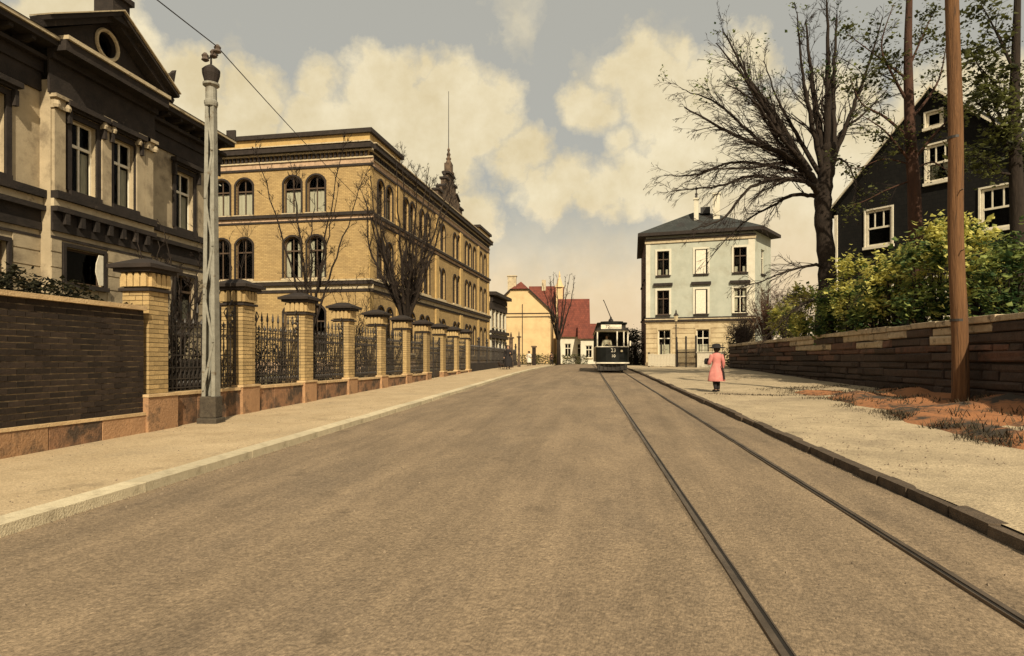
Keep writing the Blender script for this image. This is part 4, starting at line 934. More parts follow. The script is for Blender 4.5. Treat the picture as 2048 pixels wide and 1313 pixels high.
# iron railing panel
def scroll(cx, cz, r, turns, a0, sgn, n=18):
    return [(0, cx + sgn*r*(1-.72*i/n)*math.cos(a0+2*math.pi*turns*i/n), cz + r*(1-.72*i/n)*math.sin(a0+2*math.pi*turns*i/n)) for i in range(n+1)]
def panel(k, length, detail=True):
    ya, yb = pillar_y(k)+PW/2, pillar_y(k+1)-PW/2
    lab = ['half hidden by the lattice mast', 'between second and third brick pillars', 'between third and fourth brick pillars', 'between fourth and fifth brick pillars', 'between fifth and sixth brick pillars', 'between sixth and seventh brick pillars', '', 'first beyond the iron gate', 'second beyond the iron gate']
    z0 = PT; L_ = yb-ya
    t = thing('iron_railing', 'black wrought iron railing with scrolls, ' + lab[k], 'railing', (FX-.17, (ya+yb)/2, z0), 0, 'wrought iron railings between the pillars')
    rail_set(t, L_, 0.0)
    return t
RC = {}
def rail_set(t, L_, zlow, gate=False):
    key = (round(L_, 2), gate)
    hs = [.07, .24, .46, .70, 1.26]
    if key not in RC:
        r = {}
        for h in hs: r[('rail', h)] = MB().box(-.015, .015, -L_/2, L_/2, h-.012, h+.012).mesh('rail', 'iron')
        n = int(L_/.125); r['n'] = n
        sp = MB(); sp.box(-.010, .010, -.010, .010, 0.02, 1.50); sp.lathe([(.008, 1.5), (.03, 1.56), (.022, 1.63), (.004, 1.76)], 6); r['bar'] = sp.mesh('bar', 'iron')
        sh = MB(); sh.box(-.009, .009, -.009, .009, .02, 1.30); sh.lathe([(.01, 1.30), (.03, 1.34), (.004, 1.44)], 6); r['short'] = sh.mesh('bar', 'iron')
        sw = [MB(), MB(), MB()]; st = L_/n
        for i in range(n):
            y = -L_/2 + (i+.5)*st
            sw[0].bar((0, y-st*.42, .245), (0, y+st*.30, .455), .014)                       # slanting infill
            sw[0].tube(scroll(y+st*.2, .40, .045, 1.1, 0, 1, 8), .008, 4); sw[0].tube(scroll(y-st*.2, .30, .045, 1.1, math.pi, 1, 8), .008, 4)
            sw[0].tube([(0, y+.05*math.cos(a), .155+.06*math.sin(a)) for a in [j*math.pi/4 for j in range(9)]], .008, 4, cap=False)
            if i % 2 == 0:
                sw[2].tube(scroll(y, 1.12, .07, 1.3, math.pi/2, 1, 10), .009, 4); sw[1].tube(scroll(y, .60, .055, 1.2, math.pi/2, 1, 8), .008, 4)
            else:
                sw[2].tube(scroll(y, 1.12, .07, 1.3, -math.pi/2, -1, 10), .009, 4); sw[1].tube(scroll(y, .58, .055, 1.2, -math.pi/2, -1, 8), .008, 4)
            sw[2].tube(scroll(y+st*.3, 1.35, .05, 1.2, math.pi, 1, 8), .008, 4)
        r['sw'] = [q.mesh('scrollwork', 'iron') for q in sw]
        r['vo'] = []
        for s_ in (-1, 1):
            vo = MB()
            yb = s_*(L_/2-.02)
            vo.tube([(0, yb, 1.26), (0, yb-s_*.05, 1.55), (0, yb-s_*.02, 1.80), (0, yb-s_*.12, 1.92), (0, yb-s_*.22, 1.82), (0, yb-s_*.16, 1.74)], [.02, .022, .02, .018, .014, .01], 5)
            vo.tube([(0, yb, .02), (0, yb, 1.8)], .02, 5)
            vo.tube([(0, yb-s_*.04, 1.3), (0, yb-s_*.26, 1.42), (0, yb-s_*.42, 1.64), (0, yb-s_*.34, 1.74), (0, yb-s_*.28, 1.64)], .013, 5)
            for (q, z) in ((.10, 1.45), (.16, 1.58), (.09, 1.66)): vo.lathe([(.0, z-.04), (.045, z), (.0, z+.05)], 6, 0, yb-s_*q)
            r['vo'].append(vo.mesh('volute', 'iron'))
        RC[key] = r
    r = RC[key]; n = r['n']; st = L_/n
    for h in hs: put('rail', r[('rail', h)], t)
    for i in range(n): put('bar', r['bar'] if i % 2 == 0 else r['short'], t, (0, -L_/2+(i+.5)*st, 0))
    for q in r['sw']: put('scrollwork', q, t)
    for q in r['vo']: put('volute', q, t)
for k in range(NP-1):
    if k != GATE_BAY: panel(k, PSTEP)
# the gate reaches down to the pavement
y = pillar_y(GATE_BAY)+PSTEP/2; L_ = PSTEP-PW-.06
t = thing('iron_gate', 'black double iron gate reaching the ground between two brick pillars', 'gate', (FX-.17, y, G(y)+.10))
rail_set(t, L_, 0, True)
for s_ in (-1, 0, 1): MB().box(-.03, .03, s_*(L_/2-.02)-.025, s_*(L_/2-.02)+.025, 0, 1.9).build('gate_stile', 'iron', t)
MB().box(-.012, .012, -L_/2, L_/2, .0, .32).build('kick_plate', 'iron', t)

# low dark railing on past the pillars
y0, y1 = pillar_y(NP-1)+PW/2, 58.0
t = thing('low_railing', 'low dark iron railing running on beyond the last brick pillar', 'railing', (FX-.1, (y0+y1)/2, G((y0+y1)/2)))
Lr = y1-y0
MB().box(-.12, .12, -Lr/2, Lr/2, -.3, .42).build('base_wall', 'soot_plaster', t)
for h in (.6, 1.25): MB().box(-.02, .02, -Lr/2, Lr/2, h, h+.04).build('rail', 'iron', t)
bm = MB(); bm.box(-.012, .012, -.012, .012, .40, 1.42); bm.lathe([(.012, 1.42), (.03, 1.47), (.004, 1.56)], 5); bm = bm.mesh('bar', 'iron')
for i in range(int(Lr/.17)): put('bar', bm, t, (0, -Lr/2+.1+i*.17, 0))
pm = MB(); pm.box(-.07, .07, -.07, .07, .3, 1.75); pm.lathe([(.09, 1.75), (.12, 1.82), (.05, 1.9), (.09, 2.0), (.02, 2.12)], 8); pm = pm.mesh('post', 'iron')
for i in range(8): put('post', pm, t, (0, -Lr/2+.2+i*(Lr-.4)/7, 0))

# ------------------------------------------------------------------ dark brick garden wall, left foreground
t = thing('dark_brick_wall', 'sooty dark brick garden wall with pale joints on a sandstone base', 'wall', (FX, 8.2, G(8.2)))
ya, yb = 6.2-8.2, pillar_y(0)-PW/2-.12-8.2
zb = .58-G(8.2); zt = 2.36-G(8.2)
MB().box(-.42, -.008, ya-4, yb, -.4, zt).build('mortar_core', 'pale_mortar', t)
nst = 4
for q in range(nst):
    a = ya+(yb-ya)*q/nst; MB().box(-.44, .05+rng.uniform(-.006, .006), a+.005, a+(yb-ya)/nst-.005, -.4, zb-.05).build('plinth_stone', 'stained_sandstone' if q % 2 == 0 else 'sandstone', t, bevel=.012)
    MB().box(-.45, .065, a+.004, a+(yb-ya)/nst-.004, zb-.048, zb).build('plinth_coping', 'sandstone_top', t)
bl, bh = .272, .0875
n = int((zt-zb)/bh); bhh = (zt-zb)/n
bme = MB().box(-.10, 0, .005, bl-.005, .0075, bhh-.0075).mesh('brick', 'dark_brick'); bhalf = MB().box(-.10, 0, .005, bl/2-.005, .0075, bhh-.0075).mesh('brick', 'dark_brick')
cnt = 0
for c in range(n):
    y = ya - (bl/2 if c % 2 else 0)
    y = yb - bl*int((yb-ya)/bl) - (bl/2 if c % 2 else 0)
    while y < yb-.02:
        me = bme if y+bl <= yb+.01 else bhalf
        put('brick', me, t, (rng.uniform(-.003, .003), y, zb+c*bhh)); y += bl; cnt += 1
for q in range(6):
    a = ya+(yb-ya)*q/6; MB().box(-.50, .07, a+.003, a+(yb-ya)/6-.003, zt+.002, zt+.075).build('coping_stone', 'sandstone_top', t)
mb = MB(); mb.box(-.46, .03, ya-4, ya-.01, -.4, zt+.05); mb.build('wall_return', 'dark_brick', t)

# ------------------------------------------------------------------ leaves
def leaf(mb, p, size, r):
    a = r.uniform(0, 2*math.pi); tl = r.uniform(-1.0, 1.0)
    d = Vector((math.cos(a)*math.cos(tl), math.sin(a)*math.cos(tl), math.sin(tl)*.8))
    s = d.cross(Vector((r.uniform(-.5, .5), r.uniform(-.5, .5), 1))).normalized()
    nrm = d.cross(s).normalized()
    p = Vector(p); l = size*r.choice((.55, .75, .9, 1.1, 1.45))*r.uniform(.85, 1.15); w = l*r.uniform(.28, .42)
    i = len(mb.v)
    mb.v += [tuple(p), tuple(p+d*l*.45+s*w+nrm*l*.10), tuple(p+d*l), tuple(p+d*l*.45-s*w+nrm*l*.10), ]
    mb.f += [(i, i+1, i+2), (i, i+2, i+3)]
def clump_leaves(mb, centres, n, spread, size, r):
    for c in centres:
        c = Vector(c)
        for _ in range(n):
            v = Vector((r.gauss(0, 1), r.gauss(0, 1), r.gauss(0, .8)))*spread
            leaf(mb, c+v, size, r)

# ivy-dark hedge behind the brick wall
t = thing('dark_hedge', 'dark clipped hedge showing above the dark brick wall', 'hedge', (FX-.75, 8.0, G(8)))
r = random.Random(3); mb = MB()
for _ in range(9500):
    y = r.uniform(-2.6, 2.35); top = 2.62 + .12*math.sin(y*2.3)+.10*math.sin(y*5.1+1) + .06*(-y) - .02
    z = r.uniform(1.7, top) ; x = r.uniform(-.5, .42) ; leaf(mb, (x, y, z), .085, r)
mb.build('foliage', 'ivy', t)
mb = MB()
for _ in range(40):
    y = r.uniform(-2.5, 2.3); mb.tube([(r.uniform(-.2, .2), y, 0), (r.uniform(-.3, .3), y+r.uniform(-.2, .2), 1.3), (r.uniform(-.4, .3), y+r.uniform(-.4, .4), 2.5)], [.02, .014, .004], 4)
mb.build('stem', 'twig', t)

# ------------------------------------------------------------------ lattice mast and overhead wire
MY = 11.62; MX = FX + .32
t = thing('lattice_mast', 'pale grey riveted lattice mast with a dark boxed foot at the fence', 'mast', (MX, MY, G(MY)+.05), R(4))
HM = 6.55
def mw(z): return .140 - .055*z/HM          # half width
mb = MB(); mb.prism([(-.20, -.18), (.20, -.18), (.20, .18), (-.20, .18)], -.2, .08); mb.box(-.165, .165, -.135, .135, .08, .50); mb.build('foot', 'mast_base', t, bevel=.02)
def md(z): return .105 - .04*z/HM           # half depth of the channels
for sx in (-1, 1):
    lg = MB(); z0, z1 = .50, HM
    for (xa, xb, ya_, yb_) in ((0, .014, -1, 1), (.014, .075, -1, -.9), (.014, .075, .9, 1)):
        i = len(lg.v)
        for z in (z0, z1):
            for (q, w) in ((xa, ya_), (xb, ya_), (xb, yb_), (xa, yb_)): lg.v.append((sx*(mw(z)-q), w*md(z), z))
        lg.f += [tuple(i+q for q in s_) for s_ in ((0, 1, 2, 3), (4, 7, 6, 5), (0, 4, 5, 1), (1, 5, 6, 2), (2, 6, 7, 3), (3, 7, 4, 0))]
    lg.build('leg', 'mast_paint', t)
zz = [.62 + .94*i for i in range(7)]
for i, (a, b) in enumerate(zip(zz, zz[1:])):
    for s_ in (-1, 1):
        sg = 1 if (i + (s_ > 0)) % 2 else -1
        MB().bar((sg*(mw(a)-.03), s_*(md(a)+.008), a), (-sg*(mw(b)-.03), s_*(md(b)+.008), b), .042, .010, up=(0, 1, 0)).build('lattice_bar', 'mast_paint', t)
        for (x_, z_) in ((sg*(mw(a)-.03), a), (-sg*(mw(b)-.03), b)): MB().lathe([(.0, -.012), (.02, -.008), (.02, .0)], 6).build('rivet', 'mast_paint', t, (x_, s_*(md(z_)+.014), z_))
mb = MB(); mb.lathe([(.115, HM-.35), (.13, HM-.3), (.13, HM-.26), (.10, HM-.22), (.10, HM+.02), (.155, HM+.06), (.155, HM+.10)], 14); mb.build('collar', 'mast_paint', t, smooth=False)
mb = MB(); mb.lathe([(.115, HM+.1), (.165, HM+.28), (.17, HM+.36), (.13, HM+.40), (.05, HM+.46)], 14); mb.build('head', 'dark_trim', t)
mb = MB(); mb.tube([(0, 0, HM+.42), (0, 0, HM+.66)], .02, 6); mb.tube([(-.14, 0, HM+.58), (.14, 0, HM+.66)], .018, 6); br = mb.build('bracket', 'iron', t)
for (x, z) in ((-.12, HM+.6), (.05, HM+.66), (.13, HM+.75)): MB().lathe([(.03, z-.06), (.075, z-.03), (.055, z+.02), (.07, z+.06), (.03, z+.11)], 8, x, 0).build('insulator', 'porcelain', t)
ztop = G(MY)+.05+HM+.82
a = Vector((MX+.13, MY, ztop)); far = Vector((-12.75, 37.6, 9.4)); near = Vector((MX+.6, -16, ztop+.1))
mb = MB(); n = 24
pts = [near.lerp(a, i/n) - Vector((0, 0, .25*4*(i/n)*(1-i/n))) for i in range(n+1)] + [a.lerp(far, i/n) - Vector((0, 0, .22*4*(i/n)*(1-i/n))) for i in range(1, n+1)]
mb.tube(pts, .011, 5); o = mb.build('overhead_wire', 'wire'); tag(o, 'thin overhead wire strung across the sky from the lattice mast', 'wire')
# bracket the wire ends on
t = thing('wall_bracket', 'small iron wire bracket on the yellow brick street wall', 'bracket', (-12.85, 37.6, 9.3)); MB().tube([(-.15, 0, 0), (.1, 0, 0), (.1, 0, .16)], .02, 6).build('arm', 'iron', t); MB().lathe([(.03, .05), (.06, .09), (.03, .15)], 8, .1, 0).build('insulator', 'porcelain', t)

# ------------------------------------------------------------------ wooden pole on the right
PX_, PYY = 8.27, 16.45
t = thing('wooden_pole', 'tall weathered orange-brown wooden pole standing before the stone wall', 'pole', (PX_, PYY, G(PYY)))
mb = MB(); n = 14; pts = []; rad = []
for i in range(n+1):
    z = -.4 + 12.4*i/n; pts.append((.02*math.sin(i*.9)-.018*z, .015*math.cos(i*1.3), z)); rad.append(.180-.004*z + (.035 if i == 0 else 0))
mb.tube(pts, rad, 16); mb.build('shaft', 'pole_wood', t, smooth=True)
for zb_ in (2.1, 6.4): MB().tube([(-.018*zb_, 0, zb_-.03), (-.018*zb_, 0, zb_+.03)], .190-.004*zb_, 16).build('iron_band', 'iron', t)
for k_ in range(5): MB().tube([(-.018*(3+k_*.7), 0, 3+k_*.7), (-.018*(3+k_*.7), (-.30 if k_ % 2 else .30), 3.02+k_*.7)], .012, 5).build('climbing_step', 'iron', t)
mb = MB(); mb.bar((-.25, -.75, 11.2), (-.25, .75, 11.2), .1, .1); mb.build('cross_arm', 'pole_wood', t)
for y in (-.6, -.2, .25, .6): MB().lathe([(.02, 11.25), (.02, 11.35), (.05, 11.36), (.05, 11.45), (.02, 11.5)], 8, -.25, y).build('insulator', 'porcelain', t)

# ------------------------------------------------------------------ rough stone retaining wall, right
ya, yb = 11.5, 43.5
A = Vector((WXF(yb), yb)); B = Vector((WXF(ya), ya)); d = B-A; Lw = d.length; wa = math.atan2(d.y, d.x)
t = thing('stone_wall', 'rough coursed stone retaining wall below the shrubs', 'wall', (A.x, A.y, 0), wa)
topz = lambda u: 2.55 - .12*u/Lw
MB().box(0, Lw, .03, .55, -.2, 2.34).build('mortar_core', 'joint', t)
r = random.Random(11)
zc = .12; hs = [.24, .20, .26, .18, .24, .20, .25, .18, .24, .24]
for c, h in enumerate(hs):
    u = -r.uniform(0, .4)
    while u < Lw:
        L_ = r.choice((.5, .8, 1.1, 1.5, 1.9, 2.3))*r.uniform(.8, 1.15)*(1.0 + .35*(1-u/Lw))
        u1 = min(u+L_, Lw); u0 = max(u, 0)
        if u1-u0 > .08:
            y_at = A.y + (B.y-A.y)*((u0+u1)/2/Lw)
            if zc + h > G(y_at)-.05:
                j = lambda s=.018: r.uniform(-s, s)
                pr = r.uniform(-.05, .03); gp = .010
                mb = MB(); x0, x1, z0, z1 = u0+gp+j(.01), u1-gp+j(.01), zc+gp+j(.01), zc+h-gp+j(.012)
                v = [(x0+j(), pr+j(), z0+j()), (x1+j(), pr+j(), z0+j()), (x1+j(), pr+j(), z1+j()), (x0+j(), pr+j(), z1+j())]
                xm, zm = (x0+x1)/2, (z0+z1)/2; b = .05
                fr = [(x0+b, pr-.035+j(.02), z0+b*.7), (x1-b, pr-.035+j(.02), z0+b*.7), (x1-b, pr-.035+j(.02), z1-b*.7), (x0+b, pr-.035+j(.02), z1-b*.7)]
                bk = [(p[0], .08, p[2]) for p in v]
                mb.v = v+fr+bk; mb.f = [(4, 5, 6, 7)] + [(q, (q+1) % 4, 4+(q+1) % 4, 4+q) for q in range(4)] + [(8+q, 8+(q+1) % 4, (q+1) % 4, q) for q in range(4)]
                m = 'stone_c' if c >= 8 and r.random() < .5 and u > 12 else ('stone_b' if c >= 6 and r.random() < .4 else 'stone_a')
                mb.build('stone', m, t)
        u += L_
    zc += h
u = 0
while u < Lw:
    L_ = r.uniform(.9, 1.5); u1 = min(u+L_, Lw); jj = r.uniform(-.02, .02)
    mb = MB(); mb.box(u+.01, u1-.01, -.09+jj, .58, 2.35+r.uniform(-.01, .01), 2.50+r.uniform(-.02, .02)); mb.build('coping_stone', 'stone_c', t, bevel=.02); u += L_

# weeds at the verge
r = random.Random(5); mb = MB()
for _ in range(9000):
    y = r.uniform(3, 22); e = 5.45+.45*noise.noise(Vector((y*.6, 3, 1)))
    s_ = r.random()
    x = e + r.uniform(-.05, .55) if s_ < .45 else (WXF(y)-.05 - abs(r.gauss(0, .55)) if s_ < .8 else r.uniform(e, WXF(y)-.1))
    if x < e-.1: continue
    if noise.noise(Vector((x*.9, y*.9, 4))) < -.05: continue
    z = G(y) + verge_h(x, y)
    l = r.uniform(.05, .17)*(1.3 if y < 14 else 1); a = r.uniform(0, 6.28); w = .014
    i = len(mb.v); dx, dy = math.cos(a), math.sin(a)
    mb.v += [(x-dy*w, y+dx*w, z-.02), (x+dy*w, y-dx*w, z-.02), (x+dx*l*.7, y+dy*l*.7, z+l*.75)]; mb.f.append((i, i+1, i+2))
o = mb.build('weeds', 'weed'); tag(o, 'dark dry weeds and grass along the dirt verge', 'weeds', kind='stuff')

# ------------------------------------------------------------------ trees
CR = Vector((math.cos(YAW), math.sin(YAW), 0)); CF = Vector((-math.sin(YAW), math.cos(YAW), 0))
def smooth_path(pts, n=5):
    """Catmull-Rom through control points"""
    P = [Vector(p) for p in pts]; out = []
    for i in range(len(P)-1):
        a, b, c, d = P[max(i-1, 0)], P[i], P[i+1], P[min(i+2, len(P)-1)]
        for k in range(n):
            t = k/n; out.append(.5*((2*b) + (c-a)*t + (2*a-5*b+4*c-d)*t*t + (-a+3*b-3*c+d)*t**3))
    out.append(P[-1]); return out
def twigs(mb, path, r0, r1, rnd, n, lmin, lmax, depth, droop, tips=None, upness=.2, ang=.75, rmin=.006):
    """side branches along a limb, recursively thinner"""
    m = len(path)
    for i in range(n):
        t = rnd.uniform(.18, 1.0); k = min(int(t*(m-1)), m-2); p = path[k].lerp(path[k+1], t*(m-1)-k)
        d = (path[k+1]-path[k]).normalized()
        q = d.orthogonal().normalized(); q = Matrix.Rotation(rnd.uniform(0, 6.28), 3, d) @ q
        dr = (d*math.cos(ang*rnd.uniform(.6, 1.2)) + q*math.sin(ang*rnd.uniform(.6, 1.2)) + Vector((0, 0, upness))).normalized()
        L_ = rnd.uniform(lmin, lmax)*(1.15-.6*t); ra = max(rmin, (r0+(r1-r0)*t)*.55)
        pts = [p]; seg = 5; cur = dr
        for s_ in range(seg):
            cur = (cur + Vector((rnd.uniform(-.22, .22), rnd.uniform(-.22, .22), rnd.uniform(-.2, .2) - droop))).normalized(); pts.append(pts[-1] + cur*L_/seg)
        rad = [ra*(1-.6*s_/seg) for s_ in range(seg+1)]
        mb.tube(pts, rad, 4 if ra > .012 else 3, cap=False)
        if tips is not None: tips.append((pts[-1], ra)); tips.append((pts[3], ra))
        if depth > 0: twigs(mb, pts, ra, ra*.2, rnd, 4 if depth > 1 else 3, L_*.35, L_*.6, depth-1, droop, tips, upness, ang, rmin)

# big half-bare lime on the terrace: limbs sketched in tree units (0.0207 m), x to the right, z up from the root
def big_tree():
    base = Vector(wp(1650, 26.6)); bz = 2.45
    t = thing('bare_lime_tree', 'big dark half-bare tree with long limbs sweeping over the street', 'tree', (base.x, base.y, bz))
    S = .0208; rnd = random.Random(21)
    def pt(dx, dz, dep=0): return CR*(dx*S) + CF*dep + Vector((0, 0, dz*S))
    tr = MB()
    trunk = smooth_path([pt(0, -35), pt(2, 60), pt(4, 140), pt(-4, 240), pt(-2, 300), pt(6, 350), pt(8, 385)], 6)
    rad = []
    for i in range(len(trunk)):
        f = i/(len(trunk)-1); rad.append(.46-.20*min(1, f*4)*.5 - .05*f + (.03*math.sin(i*1.9)))
    tr.tube(trunk, rad, 14)
    limbs = [  # control points (dx, dz), start radius, twig count, depth spread
        ([(-12,288),(-38,325),(-90,360),(-180,390),(-290,445)], .16, 22, -.5),
        ([(-8,292),(-36,325),(-60,385),(-90,435),(-120,485),(-160,565)], .12, 20, .6),
        ([(-8,286),(-38,313),(-90,317),(-150,323),(-210,305),(-300,297)], .11, 22, .3),
        ([(-6,280),(-36,302),(-110,307),(-170,283),(-220,225),(-285,200)], .10, 22, -1.0),
        ([(-4,274),(-24,285),(-60,287),(-90,270),(-150,235),(-210,170)], .09, 18, .8),
        ([(-10,290),(-45,330),(-110,355),(-170,365),(-240,345),(-300,350)], .09, 20, 1.4),
        ([(-34,322),(-60,345),(-120,395),(-170,440),(-235,463)], .09, 16, -1.5),
        ([(-10,296),(-55,355),(-90,425),(-120,505),(-140,605)], .10, 18, 1.2),
        ([(-38,325),(-80,348),(-150,335),(-230,330),(-290,300)], .07, 16, -.2),
        ([(-38,325),(-70,350),(-140,390),(-200,425),(-260,420)], .06, 14, .4),
        ([(-2,138),(-22,142),(-60,135),(-120,115),(-160,100)], .07, 16, -.6),
        ([(0,66),(-20,72),(-50,65),(-90,35),(-130,0)], .06, 14, -.5),
        ([(-40,330),(-105,415),(-165,490),(-235,560)], .11, 20, -.8),
        ([(-30,330),(-95,450),(-150,545),(-190,640)], .11, 20, .7),
        ([(-55,345),(-130,405),(-200,480),(-270,520)], .08, 18, .9),
        ([(18,380),(40,415),(90,455),(140,505)], .08, 14, .4),
        ([(20,355),(40,345),(55,305),(62,270)], .05, 8, -.3),
        ([(0,345),(-10,425),(-20,515),(-30,640)], .17, 16, .3),
        ([(5,345),(0,445),(-2,545),(-10,660)], .17, 16, -.4),
        ([(15,355),(18,445),(22,535),(30,650)], .15, 16, .2),
        ([(-5,335),(-35,425),(-60,505),(-80,620)], .11, 16, -.8),
        ([(-10,325),(-50,415),(-75,485),(-100,580)], .09, 16, .9),
        ([(18,360),(45,440),(70,520),(95,620)], .10, 14, -.5),
    ]
    br = MB(); tips = []
    for (cp, r0, n, dep) in limbs:
        m = len(cp); path = smooth_path([pt(x, z, dep*i/(m-1)*1.4) for i, (x, z) in enumerate(cp)], 6)
        path = [p + Vector((rnd.uniform(-.03, .03), rnd.uniform(-.03, .03), rnd.uniform(-.03, .03))) if 0 < i < len(path)-1 else p for i, p in enumerate(path)]
        tr.tube(path, [r0*1.2*(1-.86*i/(len(path)-1)) for i in range(len(path))], 7)
        twigs(br, path, r0*.6, .012, rnd, int(n*1.7), .7, 2.1, 2, .06, tips, .05, .5, .009)
    tr.build('trunk', 'bark', t, smooth=True)
    cr = br.build('crown', 'twig', t)
    lf = MB(); base_z = 440*S
    high = [p for p, ra in tips if p.z > 470*S]
    rnd.shuffle(high)
    clump_leaves(lf, high[:90], 9, .14, .12, rnd)
    lf.build('foliage', 'leaf_green', t)
big_tree()

def leafy_tree(px, z, bz, label, trunk_cp, limbs, r0, seed, bark, n_leaf, leafm='leaf_dark', lsize=.14, spread=.2):
    base = Vector(wp(px, z)); S = z/1281; rnd = random.Random(seed)
    t = thing('leafy_tree', label, 'tree', (base.x, base.y, bz))
    def pt(dx, dz, dep=0): return CR*(dx*S) + CF*dep + Vector((0, 0, dz*S))
    tr = MB(); tp = smooth_path([pt(*c) for c in trunk_cp], 6); m = len(tp)
    tr.tube(tp, [r0*(1-.9*(i/(m-1))**1.6) for i in range(m)], 12)
    br = MB(); tips = []
    for (cp, rr, n, dep) in limbs:
        q = len(cp); path = smooth_path([pt(x, zz_, dep*i/(q-1)) for i, (x, zz_) in enumerate(cp)], 5)
        tr.tube(path, [rr*(1-.85*i/(len(path)-1)) for i in range(len(path))], 6); twigs(br, path, rr*.6, .01, rnd, n, .4, 1.0, 1, .06, tips, .05, .8)
    tr.build('trunk', bark, t, smooth=True); br.build('crown', 'twig', t)
    rnd.shuffle(tips); lf = MB(); clump_leaves(lf, [p for p, _ in tips[:n_leaf]], 9, spread, lsize, rnd); lf.build('foliage', leafm, t)
leafy_tree(1834, 22.5, 2.55, 'tree with reddish brown trunk and dark leaves before the slate gable',
    [(0,-40),(-2,120),(-6,280),(-14,400),(-18,560),(-14,720),(-16,860)],
    [([(-8,330),(-40,360),(-80,395),(-130,420)], .06, 16, -.5), ([(-12,380),(-60,430),(-100,460),(-120,520)], .06, 18, .5), ([(-6,340),(30,390),(60,420),(95,440)], .06, 16, -.6),
     ([(-14,420),(30,470),(60,520),(80,600)], .06, 20, .5), ([(-16,450),(-50,500),(-80,560),(-60,640)], .06, 20, -.4), ([(-10,300),(-60,280),(-100,260),(-135,250)], .035, 9, .3),
     ([(-10,320),(40,340),(80,330),(120,345)], .04, 12, .8), ([(-18,520),(10,580),(40,640)], .05, 16, .2), ([(-18,500),(-60,540),(-130,600)], .05, 18, .3), ([(-10,330),(-60,345),(-110,330),(-150,350)], .03, 10, .6)],
    .25, 31, 'brown_bark', 330, lsize=.13, spread=.15)
leafy_tree(2032, 19.6, 2.55, 'tree with dense dark leaves close behind the wooden pole',
    [(0,-40),(4,150),(0,300),(-4,420),(0,560),(4,720),(0,860)],
    [([(0,330),(-40,380),(-70,420),(-105,440)], .06, 20, -.4), ([(0,360),(-30,430),(-50,500),(-70,560)], .06, 24, .4), ([(0,300),(-40,310),(-60,330),(-80,350)], .05, 16, .2), ([(0,380),(40,440),(60,500)], .06, 18, .3),
     ([(0,420),(-40,470),(-90,520)], .06, 20, -.2), ([(0,280),(40,330),(70,360)], .05, 14, .2), ([(0,500),(-30,580),(-60,650)], .06, 20, .2), ([(0,340),(-30,360),(-55,400)], .05, 18, -.6)],
    .22, 37, 'bark', 380, lsize=.15, spread=.17)

# bare young street trees behind the railing and at the street end
def bare_tree(name, label, loc, h, r0, seed, stems, spreadf, twn=14, group=None, twl=(.4, 1.0), dp=1):
    t = thing(name, label, 'tree', loc, 0, group); rnd = random.Random(seed); tr = MB(); br = MB()
    fork = h*.28
    tr.tube([(0, 0, -.3), (.03, 0, fork*.5), (0, .03, fork)], [r0*1.25, r0, r0*.9], 9)
    for i in range(stems):
        a = 2*math.pi*i/stems + rnd.uniform(-.4, .4); sp = spreadf*rnd.uniform(.5, 1.15); hh = h*rnd.uniform(.82, 1.02)
        cp = [(0, .03, fork*rnd.uniform(.75, 1)), (math.cos(a)*sp*.35, math.sin(a)*sp*.35, fork+(hh-fork)*.28), (math.cos(a)*sp*.7, math.sin(a)*sp*.7, fork+(hh-fork)*.62), (math.cos(a)*sp*rnd.uniform(.8, 1.2), math.sin(a)*sp*rnd.uniform(.8, 1.2), hh)]
        path = smooth_path(cp, 5); path = [p + Vector((rnd.uniform(-.05, .05), rnd.uniform(-.05, .05), 0)) if j else p for j, p in enumerate(path)]
        tr.tube(path, [r0*.55*(1-.85*j/(len(path)-1)) for j in range(len(path))], 6); twigs(br, path, r0*.33, .008, rnd, twn, twl[0], twl[1], dp, .0, None, .25, .75, .008)
    tr.build('trunk', 'bark', t, smooth=True); br.build('crown', 'twig', t); return t
p = wp(352, 15.6); bare_tree('young_bare_tree', 'gnarled bare sapling in the villa garden behind the railing', (p[0], p[1], G(p[1])), 4.2, .09, 41, 7, 1.0, 12, twl=(.25, .7), dp=2)
p = wp(622, 24.5); bare_tree('young_bare_tree', 'slender bare tree before the yellow building front', (p[0], p[1], G(p[1])), 8.9, .10, 42, 7, 1.9, 18, dp=2)
p = wp(812, 30); bare_tree('young_bare_tree', 'bushy many-stemmed bare tree at the corner of the yellow building', (p[0], p[1], G(p[1])), 9.9, .17, 43, 14, 2.6, 26, twl=(.5, 1.4), dp=2)
p = wp(462, 22); bare_tree('young_bare_tree', 'thin bare sapling between villa and yellow building', (p[0], p[1], G(p[1])), 6.0, .06, 48, 5, 1.0, 12)
p = wp(1117, 68); bare_tree('street_tree', 'bare forked street tree before the red roofed house', (p[0], p[1], .92), 9.6, .20, 44, 8, 2.3, 18, dp=2)
p = wp(706, 27); bare_tree('young_bare_tree', 'low bare garden shrub tree behind the fourth brick pillar', (p[0], p[1], G(p[1])), 4.4, .05, 46, 7, 1.0, 12)

